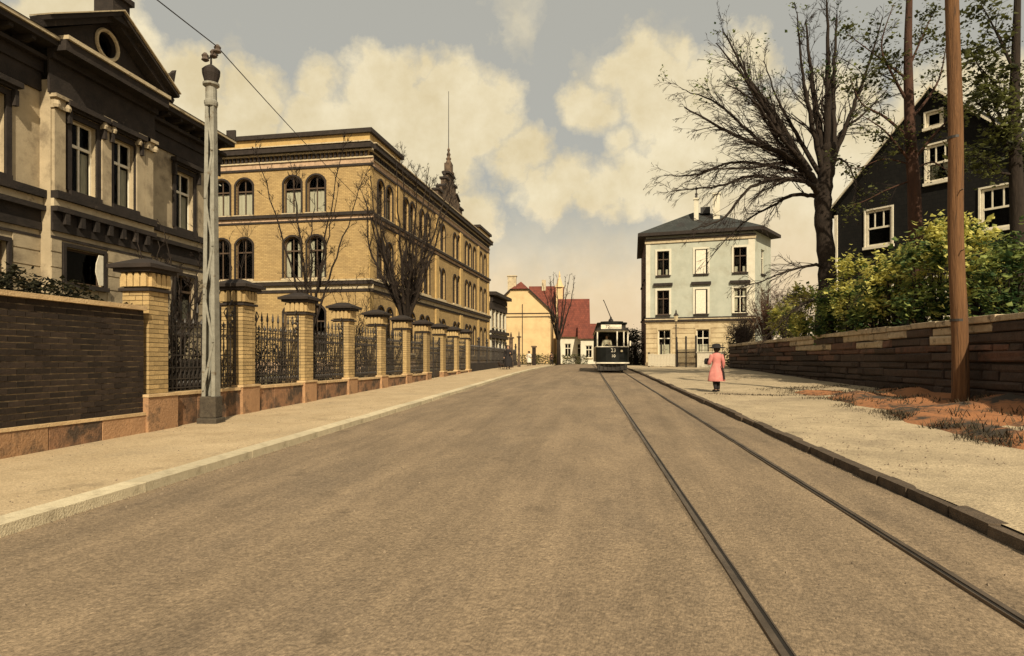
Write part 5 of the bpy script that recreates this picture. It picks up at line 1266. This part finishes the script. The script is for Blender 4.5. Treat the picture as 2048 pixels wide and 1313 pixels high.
# ------------------------------------------------------------------ shrubs on the terrace
def shrub(px, z, bz, rx, rz, seed, m, label, n=30, per=60, size=.15, top=None):
    base = Vector(wp(px, z)); rnd = random.Random(seed)
    t = thing('leafy_shrub', label, 'shrub', (base.x, base.y, bz), 0, 'leafy shrubs along the stone wall')
    st = MB(); cs = []
    for i in range(n):
        a = rnd.uniform(0, 6.28); u = rnd.random()**.5; zz_ = rnd.uniform(.1, 1.0)
        w = rx*math.sqrt(max(.05, 1-((zz_-.45)/.62)**2))*u*1.05
        c = Vector((math.cos(a)*w, math.sin(a)*w*.8, zz_*rz)); cs.append(c)
        st.tube([(rnd.uniform(-.1, .1), rnd.uniform(-.1, .1), -.15), (c.x*.5, c.y*.5, c.z*.55), tuple(c)], [.022, .014, .005], 4, cap=False)
    lf = MB()
    for c in cs:
        k = int(per*rnd.uniform(.5, 1.3)); sp = .17*rnd.uniform(.6, 1.3)
        for _ in range(k):
            v = Vector((rnd.gauss(0, 1), rnd.gauss(0, 1), rnd.gauss(0, 1.15)))*sp; leaf(lf, c+v, size, rnd)
    lf.build('foliage', m, t); st.build('stem', 'twig', t)
sh = [(1572, 31.5, .8, 1.7, 'leaf_yellow', 'yellow-green shrub at the street end of the terrace row'), (1612, 28.5, .85, 2.2, 'leaf_yellow', 'bright yellow-green shrub left of the dark tree trunk'),
      (1660, 25.0, .8, 1.75, 'leaf_green', 'low green shrub at the foot of the big bare tree'), (1702, 23.5, .8, 2.6, 'leaf_yellow', 'tall pointed yellow-green shrub right of the big trunk'),
      (1752, 21.5, .8, 1.7, 'leaf_green', 'low dark green shrub below the lower white window'), (1790, 20.8, .85, 2.7, 'leaf_yellow', 'broad yellow-green shrub covering the gable corner'),
      (1838, 19.5, .8, 2.5, 'leaf_green', 'green shrub at the reddish brown trunk'), (1880, 19.6, .8, 3.3, 'leaf_yellow', 'tallest yellow-green shrub beside the wooden pole'),
      (1955, 17.8, .75, 3.0, 'leaf_yellow', 'yellow-green shrub on the far side of the wooden pole'), (2015, 16.6, .8, 2.2, 'leaf_green', 'dark green shrub past the wooden pole at the near end')]
for i, (px, z, rx, rz, m, lab) in enumerate(sh): shrub(px, z, 2.46, rx, rz, 60+i, m, lab, 26, 70, .17)
# reddish bare shrubs where the wall meets the grey house
def twig_shrub(px, z, bz, h, w, seed, label, m='red_twig', n=60):
    base = Vector(wp(px, z)); rnd = random.Random(seed); n = int(n*1.5); t = thing('bare_shrub', label, 'shrub', (base.x, base.y, bz), 0, 'bare twiggy shrubs'); mb = MB(); br = MB()
    for i in range(n):
        a = rnd.uniform(0, 6.28); u = rnd.random(); c = Vector((math.cos(a)*w*u, math.sin(a)*w*u, h*rnd.uniform(.5, 1)*(1-.25*u)))
        path = smooth_path([(0.15*math.cos(a), .15*math.sin(a), -.2), (c.x*.45, c.y*.45, c.z*.5), tuple(c)], 4); mb.tube(path, [.02*(1-.8*j/(len(path)-1)) for j in range(len(path))], 4, cap=False); twigs(br, path, .012, .004, rnd, 10, .3, .9, 1, 0, None, .2, .8, .008)
    mb.build('stem', m, t); br.build('crown', m, t)
twig_shrub(1535, 37, 2.5, 3.6, 1.7, 71, 'tall reddish bare shrub beside the grey house')
twig_shrub(1575, 34.5, 2.5, 2.9, 1.5, 72, 'reddish bare shrub between grey house and big tree')
twig_shrub(1490, 41, 2.3, 2.1, 1.5, 73, 'low dark bare shrub over the end of the stone wall', 'twig')
twig_shrub(1745, 23.5, 2.5, 2.6, .9, 74, 'thin bare shrub among the terrace greenery', 'red_twig', 24)
# dark bushes behind the tram
def bush(px, z, bz, rx, rz, seed, label):
    base = Vector(wp(px, z)); rnd = random.Random(seed); t = thing('dark_bush', label, 'bush', (base.x, base.y, bz), 0, 'dark bushes at the street end'); lf = MB(); st = MB()
    for i in range(70):
        a = rnd.uniform(0, 6.28); u = rnd.random()**.5; zz_ = rnd.uniform(.05, 1); w = rx*math.sqrt(max(.05, 1-((zz_-.35)/.7)**2))*u; c = Vector((math.cos(a)*w, math.sin(a)*w, zz_*rz))
        st.tube([(0, 0, -.1), (c.x*.5, c.y*.5, c.z*.6), tuple(c)], [.03, .02, .006], 4, cap=False); clump_leaves(lf, [c], 40, .22, .16, rnd)
    lf.build('foliage', 'ivy', t); st.build('stem', 'twig', t)
bush(1272, 58, .93, 1.2, 3.2, 81, 'dark bush pressed against the shaded side of the grey house')
bush(1258, 66, .95, 1.5, 2.9, 82, 'dark rounded bush beyond the tram')
bush(1240, 74, .95, 1.6, 2.6, 83, 'farthest dark bush at the end of the street')
bush(1478, 44.5, .95, 1.0, 2.5, 84, 'dark bush at the corner of the stone wall and the grey house')
bush(1180, 92, .95, 2.2, 2.8, 85, 'dark low bush behind the white cottage')
bush(1210, 98, .95, 3.0, 3.4, 86, 'broad dark bush closing the street behind the tram')

# ------------------------------------------------------------------ tram
def text_mesh(s, size, m, name='number'):
    c = bpy.data.curves.new(name, 'FONT'); c.body = s; c.size = size; c.extrude = .003; c.align_x = 'CENTER'; c.align_y = 'CENTER'
    o = bpy.data.objects.new(name, c); COL.objects.link(o); dg = bpy.context.evaluated_depsgraph_get(); dg.update()
    me = bpy.data.meshes.new_from_object(o.evaluated_get(dg)); bpy.data.objects.remove(o); me.materials.clear(); me.materials.append(MATS[m]); return me
def tram():
    y = 37.6; x = TX(y)+.02
    rz = G(y) - .05 + .05*(1-((x-(KL(y)+KR(y))/2)/4.1)**2) + .024
    t = thing('tram_car', 'dark electric tram car with white window posts and a trolley pole', 'tram', (x, y, rz), math.atan(.035))
    W = 1.92; hw = W/2; L_ = 8.2
    # rounded front plan
    def plan(hw, y0, y1, r):
        pts = []
        for k in range(9): a = math.pi + math.pi*k/8; pts.append((hw*math.cos(a)*1.0, y0 + r + r*math.sin(a)))
        return pts + [(hw, y1), (-hw, y1)]
    lo = plan(hw, 0, L_, .42)
    MB().prism(lo, .62, 1.48).build('apron', 'tram_green', t)
    MB().prism(plan(hw+.02, -.02, L_+.02, .43), 1.482, 1.53).build('waist_rail', 'white_paint', t)
    MB().prism(plan(hw+.02, -.02, L_+.02, .43), 2.40, 2.45).build('window_head', 'white_paint', t)
    for xx in (-.86, .27, .66, .90):
        yy = .42 - .42*math.sqrt(max(0, 1-(xx/hw)**2)); MB().box(xx-.035, xx+.035, yy+.005, yy+.075, 1.532, 2.398).build('window_post', 'white_paint', t)
    for sgn in (-1, 1):
        for k in range(7):
            yy = .75+k*1.18; MB().box(sgn*(hw-.04)-.035, sgn*(hw-.04)+.035, yy, yy+.09, 1.532, 2.398).build('window_post', 'tram_green', t)
    g_ = MB(); ip = plan(hw-.06, .06, L_-.06, .40)
    for k in range(len(ip)):
        a, b = ip[k], ip[(k+1) % len(ip)]; g_.face([(a[0], a[1], 1.535), (b[0], b[1], 1.535), (b[0], b[1], 2.395), (a[0], a[1], 2.395)])
    g_.build('pane', 'glass', t)
    MB().box(-hw+.1, hw-.1, 1.5, L_-1.2, 1.53, 2.39).build('saloon_bulkhead', 'room', t)
    rf = MB(); rf.prism(plan(hw+.05, -.08, L_+.08, .46), 2.452, 2.52); rf.prism(plan(hw-.02, .0, L_, .42), 2.522, 2.62); rf.prism(plan(hw-.16, .25, L_-.3, .4), 2.622, 2.84); roof = rf.build('roof', 'tram_roof', t)
    rr = MB(); rr.prism(plan(hw-.08, .16, L_-.2, .42), 2.842, 2.93); rr.prism(plan(hw-.30, .35, L_-.4, .35), 2.932, 3.0); rr.build('roof_deck', 'tram_green', roof)
    MB().box(-.66, .52, .0, .05, 2.53, 2.78).build('route_board', 'white_paint', roof)
    o = put('board_lettering', text_mesh('72', .26, 'tram_green'), roof, (-.28, -.008, 2.65)); o.rotation_euler = (R(90), 0, 0)
    for s_, xx, zz_, sz in (('23', .05, 1.28, .30), ('10', .05, .96, .24)):
        o = put('number', text_mesh(s_, sz, 'white_paint'), t, (xx, -.012, zz_)); o.rotation_euler = (R(90), 0, 0)
    MB().lathe([(.0, 1.18), (.07, 1.2), (.07, 1.3), (.0, 1.32)], 10, .52, .0).build('headlamp', 'lamp_glass', t)
    MB().prism(plan(hw+.03, -.12, .9, .44), .52, .60).build('bumper', 'white_paint', t)
    u = MB(); u.box(-.78, .78, .35, L_-.4, .30, .62); u.box(-.85, .85, .15, .30, .12, .50); u.build('underframe', 'tram_roof', t)
    fd = MB()
    for k in range(7): fd.bar((-.72+k*.24, .02, .14), (-.72+k*.24, .02, .50), .03)
    fd.bar((-.78, .02, .14), (.78, .02, .14), .04); fd.build('fender', 'iron', t)
    for yy in (2.6, 5.4):
        for sgn in (-1, 1):
            w = MB(); n = 20
            for (x0, x1, r_) in ((.69, .76, .40), (.66, .69, .43)):
                ring = [(yy+r_*math.cos(2*math.pi*k/n), .40+r_*math.sin(2*math.pi*k/n)-(0 if r_ < .42 else 0)) for k in range(n)]
                i = len(w.v); w.v += [(sgn*x0, a, b) for a, b in ring] + [(sgn*x1, a, b) for a, b in ring]; w.f += [tuple(range(i, i+n)), tuple(range(i+n, i+2*n))] + [(i+k, i+(k+1) % n, i+n+(k+1) % n, i+n+k) for k in range(n)]
            w.build('wheel', 'steel', t)
    MB().lathe([(.16, 3.0), (.14, 3.12), (.06, 3.2), (.05, 3.3)], 10, -.05, 1.0).build('pole_base', 'iron', roof)
    MB().tube([(-.05, 1.0, 3.25), (-.42, .75, 4.12), (-.50, .7, 4.28)], [.028, .022, .03], 6).build('trolley_pole', 'iron', roof)
    MB().lathe([(.06, 1.5), (.10, 1.55), (.10, 1.62), (.05, 1.66)], 8, -.3, .55).build('controller', 'iron', t)
    MB().box(1.02, 1.10, .5, .9, 1.55, 1.85).build('side_mirror_board', 'white_paint', t)
    return t, (x, y, rz)
tram_o, tram_p = tram()

# ------------------------------------------------------------------ people
def skin_body(name, nodes, edges, root, m, parent, sub=2):
    keys = list(nodes); me = bpy.data.meshes.new(name); me.from_pydata([nodes[k][:3] for k in keys], [(keys.index(a), keys.index(b)) for a, b in edges], [])
    me.materials.append(MATS[m]); o = bpy.data.objects.new(name, me); COL.objects.link(o); o.parent = parent
    md = o.modifiers.new('skin', 'SKIN'); md.use_smooth_shade = True
    for i, k in enumerate(keys):
        r_ = nodes[k][3]; sv = me.skin_vertices[0].data[i]; sv.radius = (r_, nodes[k][4] if len(nodes[k]) > 4 else r_); sv.use_root = (k == root)
    s = o.modifiers.new('subdivision', 'SUBSURF'); s.levels = sub; s.render_levels = sub
    return o
def person(label, loc, rot, H, dress, dress_m, hat_m, arm='hold', hat='brim', stride=.08, group=None, skirt=.20, trousers=False, legs_m='black_cloth', sleeve_m=None, coat_len=.26):
    """faces +y locally; H standing height"""
    t = thing('person', label, 'person', loc, rot, group); s = H
    nd = {'pel': (0, 0, .52*s, .075*s), 'wst': (0, 0, .60*s, .062*s), 'chs': (0, .005*s, .71*s, .082*s), 'nek': (0, .005*s, .825*s, .032*s), 'jaw': (0, .02*s, .868*s, .045*s), 'hed': (0, .015*s, .915*s, .060*s, .066*s), 'crn': (0, .008*s, .962*s, .046*s), 'nose': (0, .075*s, .90*s, .010*s)}
    ed = [('pel', 'wst'), ('wst', 'chs'), ('chs', 'nek'), ('nek', 'jaw'), ('jaw', 'hed'), ('hed', 'crn'), ('hed', 'nose')]
    for q, sg in (('l', -1), ('r', 1)):
        st_ = stride*s*sg
        nd.update({'hip'+q: (sg*.05*s, 0, .50*s, .062*s), 'kne'+q: (sg*.052*s, st_*.5+.015*s, .275*s, .038*s), 'ank'+q: (sg*.05*s, st_-.02*s, .045*s, .024*s), 'toe'+q: (sg*.058*s, st_+.07*s, .018*s, .018*s), 'heel'+q: (sg*.05*s, st_-.035*s, .018*s, .018*s)})
        ed += [('pel', 'hip'+q), ('hip'+q, 'kne'+q), ('kne'+q, 'ank'+q), ('ank'+q, 'toe'+q), ('ank'+q, 'heel'+q)]
        if arm == 'hold' and sg < 0: el = (sg*.155*s, .03*s, .60*s); wr = (sg*.10*s, .13*s, .655*s); fdir = Vector((.35, .9, .1))
        else: el = (sg*.15*s, -.02*s, .625*s); wr = (sg*.165*s, .03*s, .50*s); fdir = Vector((0, .25, -1))
        nd.update({'sho'+q: (sg*.105*s, 0, .785*s, .040*s), 'elb'+q: (*el, .029*s), 'wri'+q: (*wr, .019*s), 'plm'+q: (*(Vector(wr)+fdir.normalized()*.035*s), .021*s)})
        ed += [('chs', 'sho'+q), ('sho'+q, 'elb'+q), ('elb'+q, 'wri'+q), ('wri'+q, 'plm'+q)]
        f = fdir.normalized(); side = f.cross(Vector((sg, 0, 0))).normalized(); side = side if side.length > .1 else Vector((0, 1, 0)); pb = Vector(nd['plm'+q][:3])
        for j in range(4):
            o1 = pb + side*(j-1.5)*.013*s + f*.018*s; o2 = o1 + f*.030*s*(1-.12*abs(j-1.3)) + Vector((-sg*.008*s, 0, 0))
            nd['f%d%s' % (j, q)] = (*o1, .0075*s); nd['g%d%s' % (j, q)] = (*o2, .006*s); ed += [('plm'+q, 'f%d%s' % (j, q)), ('f%d%s' % (j, q), 'g%d%s' % (j, q))]
        th = pb - f*.006*s + side*.024*s; nd['th'+q] = (*(th), .0075*s); nd['ti'+q] = (*(th+f*.024*s+side*.008*s), .006*s); ed += [('plm'+q, 'th'+q), ('th'+q, 'ti'+q)]
    skin_body('body', nd, ed, 'pel', 'skin', t)
    # clothing
    if dress:
        cl = MB(); n = 20; prof = [(.040, .835), (.085, .815), (.125, .775), (.105, .70), (.092, .62), (.095, .58), (.13, .50), (.165, .40), (skirt-.01, .30), (skirt, coat_len+.02), (skirt-.008, coat_len)]
        rings = []
        for (r_, z) in prof:
            rings.append(len(cl.v))
            for j in range(n):
                a = 2*math.pi*j/n; fold = 1 + (.085*math.sin(a*6+z*3) if z < .56 else 0); cl.v.append((r_*s*fold*math.cos(a), r_*s*fold*.82*math.sin(a), z*s))
        for a, b in zip(rings, rings[1:]):
            for j in range(n): cl.f.append((a+j, a+(j+1) % n, b+(j+1) % n, b+j))
        d = cl.build('dress', dress_m, t, smooth=True)
    else:
        cl = MB(); n = 16; prof = [(.038, .835), (.08, .815), (.125, .78), (.115, .70), (.105, .60), (.118, .50), (.125, .42)]
        rings = []
        for (r_, z) in prof:
            rings.append(len(cl.v))
            for j in range(n): a = 2*math.pi*j/n; cl.v.append((r_*s*math.cos(a), r_*s*.75*math.sin(a), z*s))
        for a, b in zip(rings, rings[1:]):
            for j in range(n): cl.f.append((a+j, a+(j+1) % n, b+(j+1) % n, b+j))
        cl.build('coat', dress_m, t, smooth=True)
    for q in ('l', 'r'):
        g1 = 1.28
        sv = MB(); sv.tube(smooth_path([nd['sho'+q][:3], nd['elb'+q][:3], nd['wri'+q][:3]], 4), [.050*s, .047*s, .043*s, .04*s, .038*s, .035*s, .032*s, .029*s, .027*s], 10); sv.build('sleeve', sleeve_m or dress_m, t, smooth=True)
        lg = MB(); P = [nd['hip'+q][:3], nd['kne'+q][:3], nd['ank'+q][:3]]
        k_ = 1.22 if not dress else 1.08
        lg.tube(smooth_path(P, 4), [r_*k_*s for r_ in (.062, .058, .052, .045, .040, .039, .038, .033, .028)], 10); lg.build('trouser_leg' if not dress else 'stocking', legs_m, t, smooth=True)
        a, b = Vector(nd['heel'+q][:3]), Vector(nd['toe'+q][:3]); sh_ = MB(); sh_.tube([a-Vector((0, .006*s, 0)), a.lerp(b, .35)+Vector((0, 0, .012*s)), b, b+Vector((0, .014*s, -.004*s))], [.022*s, .027*s, .022*s, .010*s], 8); sh_.build('shoe', 'black_cloth', t, smooth=True)
    hr = MB(); hr.lathe([(.03*s, .845*s), (.064*s, .875*s), (.074*s, .915*s), (.070*s, .955*s), (.045*s, .985*s), (.01*s, .993*s)], 14, 0, -.012*s, 1, 1.0); hr.build('hair', 'hair', t, smooth=True)
    if hat == 'brim':
        h = MB(); h.lathe([(.06*s, .945*s), (.175*s, .925*s), (.18*s, .932*s), (.085*s, .962*s), (.080*s, 1.0*s), (.06*s, 1.022*s), (.01*s, 1.028*s)], 18, 0, 0); h.build('hat', hat_m, t, smooth=True)
    elif hat == 'cap':
        h = MB(); h.lathe([(.072*s, .945*s), (.082*s, .96*s), (.085*s, .985*s), (.05*s, 1.005*s), (.01*s, 1.008*s)], 14, 0, 0); h.box(-.05*s, .05*s, .05*s, .115*s, .944*s, .952*s); h.build('hat', hat_m, t, smooth=False)
    return t, nd
gx, gy, _ = wp(1433, 20.3)
girl_z = G(gy)+.075
girl, nd = person('girl seen from behind in a pink dress and dark hat on the sandy pavement', (gx, gy, girl_z), R(22), 1.48, True, 'pink_cloth', 'black_cloth', skirt=.195, coat_len=.22, legs_m='black_cloth', stride=.03)
MB().tube([(.06, -.13*1.48, .57*1.48), (.10, -.165*1.48, .42*1.48), (.13, -.16*1.48, .26*1.48)], [.02, .026, .03], 6).build('dark_line', 'black_cloth', girl)  # dark line down the back of the dress
# the dark bag she holds is a thing of its own
w = Vector(nd['plml'][:3]); wv = Matrix.Rotation(R(22), 3, 'Z') @ (w + Vector((-.06, .0, .0)))
o = MB().lathe([(.02, -.10), (.085, -.09), (.10, .0), (.08, .07), (.05, .10), (.02, .10)], 12, 0, 0, 1, .7).build('hand_bag', 'black_cloth', None, (gx+wv.x, gy+wv.y, girl_z+wv.z-.02), smooth=True)
tag(o, 'small dark bag held by the girl in pink', 'bag')
mx, my, _ = wp(1016, 43.5); person('adult in a long black coat with pale face on the left pavement', (mx, my, G(my)+.06), R(190), 1.62, True, 'black_cloth', 'black_cloth', skirt=.19, coat_len=.10, hat='none')
cx_, cy_, _ = wp(1058, 55); person('child in a pale smock walking beyond the iron gate posts', (cx_, cy_, G(cy_)+.06), R(170), 1.25, True, 'white_cloth', 'black_cloth', skirt=.17, coat_len=.22, hat='cap')
cx_, cy_, _ = wp(1103, 60); person('small distant figure in brown near the street tree', (cx_, cy_, G(cy_)+.06), R(160), 1.2, False, 'brown_cloth', 'black_cloth', hat='cap', legs_m='black_cloth')
drv = Matrix.Rotation(math.atan(.035), 3, 'Z') @ Vector((-.30, .72, .98))
person('tram driver in a pale coat and cap behind the tram window', (tram_p[0]+drv.x, tram_p[1]+drv.y, tram_p[2]+.63), R(180), 1.62, False, 'white_cloth', 'black_cloth', hat='cap', stride=0)
# little dog beside the adult
def dog(loc, rot):
    t = thing('dog', 'small dark dog beside the adult in black', 'dog', loc, rot)
    nd = {'rump': (0, -.18, .30, .075), 'bel': (0, 0, .29, .075), 'ches': (0, .17, .30, .09), 'nek': (0, .26, .40, .055), 'hed': (0, .32, .47, .055), 'muz': (0, .42, .45, .028), 'tail': (0, -.28, .38, .02), 'tip': (0, -.33, .48, .012), 'el': (-.035, .30, .53, .014), 'er': (.035, .30, .53, .014)}
    ed = [('rump', 'bel'), ('bel', 'ches'), ('ches', 'nek'), ('nek', 'hed'), ('hed', 'muz'), ('rump', 'tail'), ('tail', 'tip'), ('hed', 'el'), ('hed', 'er')]
    for q, sg in (('l', -1), ('r', 1)):
        nd.update({'fs'+q: (sg*.06, .17, .24, .035), 'fw'+q: (sg*.06, .18, .12, .02), 'fp'+q: (sg*.06, .20, .018, .018), 'hs'+q: (sg*.06, -.15, .24, .045), 'hh'+q: (sg*.06, -.23, .13, .02), 'hp'+q: (sg*.06, -.19, .018, .018)})
        ed += [('ches', 'fs'+q), ('fs'+q, 'fw'+q), ('fw'+q, 'fp'+q), ('rump', 'hs'+q), ('hs'+q, 'hh'+q), ('hh'+q, 'hp'+q)]
    skin_body('body', nd, ed, 'bel', 'hair', t)
mx2, my2, _ = wp(1003, 42.5); dog((mx2, my2, G(my2)+.06), R(150))

# ------------------------------------------------------------------ street furniture round the grey house
lx, ly, _ = wp(1352, 51)
t = thing('street_lamp', 'slim black gas lamp before the grey house', 'street lamp', (lx, ly, G(ly)+.1))
MB().lathe([(.14, -.2), (.14, .25), (.09, .32), (.10, .5), (.055, .6), (.045, 3.2), (.07, 3.25), (.03, 3.3), (.03, 3.55)], 10).build('post', 'iron', t)
MB().bar((-.22, 0, 3.05), (.22, 0, 3.05), .03).build('ladder_bar', 'iron', t)
MB().lathe([(.10, 3.56), (.19, 3.98), (.19, 4.0)], 6).build('lantern_glass', 'lamp_glass', t)
MB().lathe([(.22, 4.0), (.22, 4.04), (.10, 4.2), (.05, 4.26), (.07, 4.34), (.01, 4.5)], 6).build('lantern_roof', 'iron', t)
# yard fence: pale board section, then dark pickets
a0 = Vector(wp(1296, 50.5)); a1 = Vector(wp(1352, 48.5)); a2 = Vector(wp(1392, 45.5))
def run_fence(name, label, P, Q, kind):
    dv = Q-P; L_ = dv.length; an = math.atan2(dv.y, dv.x); gz = G((P.y+Q.y)/2)+.05
    t = thing(name, label, 'fence', (P.x, P.y, gz), an)
    if kind == 'board':
        n = 9; w = L_/n; me = MB().box(.015, w-.015, -.015, .015, .06, 1.0).mesh('board', 'white_paint')
        for i in range(n): put('board', me, t, (i*w, 0, rng.uniform(-.03, .03)))
        for h in (.25, .8): MB().box(0, L_, .016, .06, h, h+.07).build('rail', 'white_paint', t)
        for x in (0, L_*.45, L_): MB().box(x-.05, x+.05, .06, .16, -.2, 1.9 if x else 1.15).build('post', 'dark_trim', t)
    else:
        n = int(L_/.16); me = MB().box(-.018, .018, -.018, .018, .05, 1.35).mesh('picket', 'iron')
        for i in range(n): put('picket', me, t, ((i+.5)*L_/n, 0, 0))
        for h in (.3, 1.1): MB().box(0, L_, -.02, .02, h, h+.05).build('rail', 'iron', t)
        for x in (0, L_*.5, L_): MB().box(x-.05, x+.05, -.05, .05, -.2, 2.3).build('post', 'iron', t)
run_fence('board_fence', 'white board fence at the corner of the grey house', a0, a1, 'board')
run_fence('picket_fence', 'dark iron picket fence beside the gas lamp', a1 + (a2-a1)*.03, a2, 'picket')
# white yard wall behind the girl
a3 = Vector(wp(1394, 45.2)); a4 = Vector(wp(1446, 43.8)); dv = a4-a3; t = thing('yard_wall', 'low whitewashed yard wall below the grey house', 'wall', (a3.x, a3.y, G(44)+.05), math.atan2(dv.y, dv.x))
MB().box(0, dv.length, 0, .3, -.4, 1.13).build('wall_body', 'white_paint', t, bevel=.02); MB().box(-.04, dv.length+.04, -.04, .34, 1.132, 1.19).build('coping', 'white_plaster', t)
for x in (.1, dv.length*.55, dv.length-.1): MB().tube([(x, .15, 1.05), (x, .15, 1.75)], .025, 6).build('post', 'iron', t)
for h in (1.3, 1.6): MB().tube([(.1, .15, h), (dv.length-.1, .15, h)], .018, 5).build('rail', 'iron', t)
# gate posts with lanterns on the left pavement
for px, z, lab, hh in ((1022, 49, 'tall dark gate post with spiked cap behind the adult in black', 2.55), (1038, 52, 'slimmer dark gate post next to the spiked one', 2.7)):
    q = wp(px, z); t = thing('gate_post', lab, 'gate post', (q[0], q[1], G(q[1])+.05)); w = .13 if z < 50 else .08
    MB().box(-w-.04, w+.04, -w-.04, w+.04, -.2, .4).build('base', 'sooty_stone', t); MB().box(-w, w, -w, w, .4, hh-.35).build('shaft', 'sooty_stone', t)
    MB().box(-w-.09, w+.09, -w-.09, w+.09, hh-.35, hh-.25).build('cap', 'sooty_stone', t); MB().lathe([(w, hh-.25), (w*.5, hh-.15), (w*.7, hh-.08), (.02, hh+.15)], 8).build('finial', 'sooty_stone', t)
q = wp(1068, 60); t = thing('gate_pier', 'brown brick gate pier before the cream gable house', 'gate pier', (q[0], q[1], G(q[1])+.05)); MB().box(-.16, .16, -.16, .16, -.2, 1.65).build('shaft', 'dark_brick', t); MB().box(-.24, .24, -.24, .24, 1.652, 1.8).build('cap', 'sooty_stone', t)
# low garden hedge strip before the far houses
for i, (px, z, lab) in enumerate(((1050, 66, 'clipped garden hedge in front of the cream gable house'), (1090, 70, 'clipped garden hedge beside the bare street tree'), (1150, 74, 'clipped garden hedge before the white cottage'))):
    q = wp(px, z); t = thing('garden_hedge', lab, 'hedge', (q[0], q[1], .92)); rnd = random.Random(90+i); lf = MB(); st = MB()
    for _ in range(1500): leaf(lf, (rnd.uniform(-1.5, 1.5), rnd.uniform(-.35, .35), rnd.uniform(.05, 1.15+.1*math.sin(_))), .14, rnd)
    for k in range(14): xx = -1.4+k*.21; st.tube([(xx, 0, -.1), (xx+.05, .05, 1.0)], [.02, .008], 4)
    lf.build('foliage', 'leaf_dark', t); st.build('stem', 'twig', t)

# dark privet behind each railing bay
hl = ['beside the lattice mast', 'behind the second railing bay', 'behind the third railing bay', 'behind the fourth railing bay', 'behind the fifth railing bay', 'behind the sixth railing bay']
for k in range(6):
    y = pillar_y(k)+PSTEP/2; t = thing('privet_hedge', 'dark twiggy privet hedge ' + hl[k], 'hedge', (FX-1.05, y, G(y)), 0, 'privet hedges behind the railing'); rnd = random.Random(120+k); lf = MB(); st = MB()
    for i in range(46):
        yy = rnd.uniform(-1.35, 1.35); xx = rnd.uniform(-.25, .25); h = rnd.uniform(1.2, 2.15)
        path = smooth_path([(xx, yy, -.1), (xx+rnd.uniform(-.15, .15), yy+rnd.uniform(-.15, .15), h*.5), (xx+rnd.uniform(-.3, .3), yy+rnd.uniform(-.3, .3), h)], 3)
        st.tube(path, [.016*(1-.6*j/(len(path)-1)) for j in range(len(path))], 4, cap=False); twigs(st, path, .012, .005, rnd, 6, .2, .55, 1, 0, None, .25, .8, .006)
    for _ in range(2300): leaf(lf, (rnd.gauss(0, .22), rnd.uniform(-1.4, 1.4), rnd.uniform(.1, 1.75+.25*math.sin(_*.7))), .075, rnd)
    lf.build('foliage', 'ivy', t); st.build('stem', 'twig', t)
# loose grit on road edges and pavements
rnd = random.Random(77); mb = MB()
for _ in range(7000):
    y = rnd.uniform(2.5, 34)*rnd.uniform(.3, 1) + 1.5; side = rnd.random()
    if side < .30: x = KR(y) - abs(rnd.gauss(0, .30)); z = G(y)-.045
    elif side < .5: x = KL(y) + abs(rnd.gauss(0, .35)); z = G(y)-.045
    elif side < .62: x = rnd.uniform(KR(y)+.2, 5.2); z = G(y)+.055
    elif side < .72: x = rnd.uniform(-7.9, -5.3); z = G(y)+.03
    else: x = rnd.uniform(KL(y), KR(y)); z = G(y)-.05+.05*(1-((x-(KL(y)+KR(y))/2)/4.1)**2)+.004
    r_ = rnd.uniform(.004, .013); i = len(mb.v); a = rnd.uniform(0, 2)
    mb.v += [(x+r_*1.3*math.cos(a+q*2.094), y+r_*1.3*math.sin(a+q*2.094), z-r_*.6) for q in range(3)] + [(x+rnd.uniform(-.3, .3)*r_, y, z+r_)]
    mb.f += [(i, i+1, i+3), (i+1, i+2, i+3), (i+2, i, i+3)]
o = mb.build('loose_gravel', 'grit_stone'); tag(o, 'loose grit scattered over the road and pavements', 'gravel', kind='stuff')
# shadow streaks round the girl, put in as dark grass-like tufts
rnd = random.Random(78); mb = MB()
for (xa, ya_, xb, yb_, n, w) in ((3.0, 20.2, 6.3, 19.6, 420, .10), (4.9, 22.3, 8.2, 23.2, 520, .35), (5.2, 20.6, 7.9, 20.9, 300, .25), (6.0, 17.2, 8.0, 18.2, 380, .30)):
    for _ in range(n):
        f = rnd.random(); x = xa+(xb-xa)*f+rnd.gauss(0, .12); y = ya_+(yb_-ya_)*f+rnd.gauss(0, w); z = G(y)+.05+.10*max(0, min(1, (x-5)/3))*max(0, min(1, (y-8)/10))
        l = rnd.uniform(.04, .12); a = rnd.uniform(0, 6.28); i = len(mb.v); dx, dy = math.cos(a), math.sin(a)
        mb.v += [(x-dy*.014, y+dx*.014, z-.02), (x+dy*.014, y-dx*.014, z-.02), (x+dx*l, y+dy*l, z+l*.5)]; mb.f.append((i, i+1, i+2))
o = mb.build('shadow_streaks', 'weed'); tag(o, 'shadow streaks laid as dark tufts on the sandy pavement', 'shadow streaks', kind='stuff')
